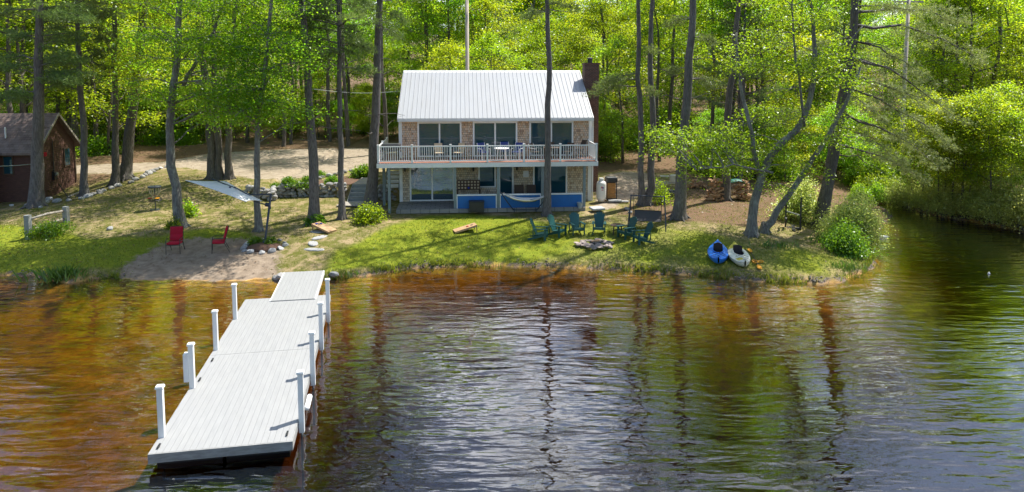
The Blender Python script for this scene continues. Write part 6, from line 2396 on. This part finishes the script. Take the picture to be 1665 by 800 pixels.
# charcoal grill, chopped wood and piles right of the house
t = thing("barbecue_table", "grey metal barbecue with an open side shelf between the fused pines and the leaning pine", "barbecue", G(1089, 318), R(-8))
for sx in (-.5, .5):
    for sy in (-.22, .22): MB().bar((sx, sy, .0), (sx, sy, .85), .04, .04).build("leg", M['steel'], t)
MB().box(-.55, .55, -.28, .28, .80, .85).build("shelf", M['steel'], t)
MB().box(-.02, .5, -.26, .24, .852, 1.35).build("firebox", M['steel'], t, bevel=.04)
MB().box(-.62, -.06, -.26, .26, 1.22, 1.26).build("side_shelf", M['steel'], t)
MB().box(-.5, .5, -.2, .2, .2, .24).build("lower_shelf", M['greywood'], t)
for k in range(6):
    o = obj("stone", ROCK[k], t, (-.5 + k * .2, -.1, .32)); o.scale = (.26, .24, .24)


def split_log(seed):
    rr = random.Random(seed)
    k = rr.randint(3, 5); r = rr.uniform(.07, .11)
    pl = [(0, 0)] + [(r * math.cos(a), r * math.sin(a)) for a in np.linspace(0, R(rr.uniform(75, 170)), k)]
    return MB().prism([(-.22, y, z) for y, z in pl], (.44, 0, 0)).mesh("split_log", M['splitwood'])


LOGS = [split_log(i) for i in range(6)]


def heap(label, px, py, w, d, h, n, seed, rz=0):
    rr = random.Random(seed)
    t = thing("firewood_heap", label, "firewood heap", G(px, py), rz, "heaps of split firewood")
    for i in range(n):
        z = h * (i / n) ** 1.1
        sp_ = 1 - .55 * z / h
        o = obj("log", LOGS[rr.randrange(6)], t, (rr.uniform(-.5, .5) * w * sp_, rr.uniform(-.5, .5) * d * sp_, z + .06))
        o.rotation_euler = (rr.uniform(0, 6), rr.uniform(-.35, .35), rr.choice([0, 1.57]) + rr.uniform(-.5, .5))
    return t


h1 = heap("tall heap of split firewood left of the dark trunk", 1163, 326, .95, .7, 1.35, 75, 1)
h2 = heap("heap of split firewood right of the dark trunk", 1206, 325, 1.05, .7, 1.15, 70, 2)
heap("low dark scatter of rough logs left of the firewood heaps", 1132, 306, 1.4, .6, .5, 26, 3)
m = MB()
p = h2.location
vs = []; fs = []
for i in range(9):
    for j in range(7):
        x = -.6 + 1.2 * i / 8; y = -.4 + .9 * j / 6
        vs.append((x, y, 1.28 - .5 * abs(x) ** 2 - .55 * y * y + .03 * math.sin(i * 2 + j * 3)))
for i in range(8):
    for j in range(6): fs.append((i * 7 + j, i * 7 + j + 1, (i + 1) * 7 + j + 1, (i + 1) * 7 + j))
m.add(vs, fs); o = m.build("tarp", M['tarpgreen'], None, True, (p.x - .3, p.y + .2, p.z)); so = o.modifiers.new("thick", 'SOLIDIFY'); so.thickness = .015
tag(o, "dark green tarp spread over the top of the firewood heap", "tarp")

# bits and pieces
for i, (px, py, lab) in enumerate([(518, 371, "flat stepping stone furthest from the dock"), (521, 380, "flat stepping stone second from the pine"), (509, 390, "flat stepping stone second from the gangway"), (511, 400, "flat stepping stone nearest the gangway")]):
    g = G(px, py + 6)
    o = MB().lathe([(.42, -.05), (.45, .0), (.40, .035), (.02, .04)], 9).build("stepping_stone", M['palestone'], None, False, g); o.scale = (1.1 + .1 * (i % 2), .55, 1); o.rotation_euler = (0, 0, i)
    tag(o, lab, "stepping stone", "stepping stones in the brown grass")
for k, (px, py, s, lab) in enumerate([(180, 374, .42, "brown and white rock lying on the left lawn"), (458, 452, .55, "dark rock at the foot of the bank left of the gangway"), (449, 455, .4, "small rock at the water left of the gangway"), (541, 449, .5, "pale rock beside the right edge of the gangway"), (1215, 300, .5, "grey rock among the leaves behind the firewood"), (1018, 342, .42, "round grey rock left of the porch swing"), (1026, 346, .3, "little pale rock left of the porch swing"), (78, 326, .5, "pale rock by the cabin wall")]):
    p = Vector(G(px, py)); stone(p, PALE if k in (0, 3, 6, 7) else ROCK, s, "rock", lab, None)
g = Vector(G(110, 322)); g2 = Vector(G(88, 303))
t = thing("boat_rail", "white tipped pipe and pale plank lying on the ground by the red cabin", "pipe", g)
MB().tube([(0, 0, .08), (g2.x - g.x, g2.y - g.y, .9)], .035, 8).build("pipe", M['black'], t)
MB().bar((0, 0, .06), tuple(Vector(G(134, 312)) - g + Vector((0, 0, .06))), .14, .05).build("plank", M['rawwood'], t)
a, b_ = Vector(PZ(1570, 348, .12)), Vector(PZ(1600, 358, .08))
o = MB().tube([Vector((0, 0, 0)), (b_ - a) * .5 + Vector((0, 0, .05)), b_ - a], [.12, .1, .06], 8).build("driftwood_log", M['twig'], None, True, a); tag(o, "bleached fallen log at the edge of the far bank", "log")
o = MB().lathe([(.02, -.1), (.10, -.06), (.13, 0), (.10, .09), (.03, .13), (.03, .2)], 14).build("mooring_buoy", M['white'], None, True, PZ(1608, 445, .02)); o.scale = (.42, .42, .42); tag(o, "tiny white buoy floating on the right of the cove", "buoy")
o = MB().prism([(-.35, 0, 0), (.35, 0, 0), (.45, .0, .12), (-.45, 0, .12)], (0, .3, 0)).build("upturned_skiff", M['white'], None, False, PZ(1437, 387, .0), .03); o.scale = (.7, 1, .7); tag(o, "small white float at the water edge under the large bush", "float")

# pebbles along the water line (beyond counting)
def pebbles():
    rng = np.random.default_rng(17)
    a = np.array(_sh)
    seg = np.linalg.norm(np.diff(a, axis=0), axis=1); s = np.r_[0, seg.cumsum()]
    u = rng.uniform(0, s[-1], 2600)
    x = np.interp(u, s, a[:, 0]); y = np.interp(u, s, a[:, 1])
    x = x + rng.normal(0, .16, len(x)); y = y + rng.normal(.06, .18, len(x))
    ok = (poly_dist(BEACH, x, y) < .1) & (rng.random(len(x)) < .12 + .88 * (np.sin(x * .8 + np.sin(x * .31) * 2) > .25))
    x, y = x[ok], y[ok]; z = height(x, y)
    me0 = rock_mesh(71, M['stone'], .6, 1)
    co = np.array([v.co for v in me0.vertices]); fc_ = np.array([p.vertices for p in me0.polygons])
    n = len(x); sz = rng.uniform(.03, .11, n)
    az = rng.uniform(0, 6.28, n); c_, s_ = np.cos(az), np.sin(az)
    v = co[None] * sz[:, None, None] * np.array([1.3, 1, .8])
    vx = v[..., 0] * c_[:, None] - v[..., 1] * s_[:, None]; vy = v[..., 0] * s_[:, None] + v[..., 1] * c_[:, None]
    v = np.stack([vx + x[:, None], vy + y[:, None], v[..., 2] + z[:, None] + .01], -1).reshape(-1, 3)
    f = (fc_[None] + (np.arange(n) * len(co))[:, None, None]).reshape(-1, 3)
    tag(obj("shore_gravel", np_mesh("shore_gravel", v, f, M['shorestone'])), kind='stuff')


pebbles()
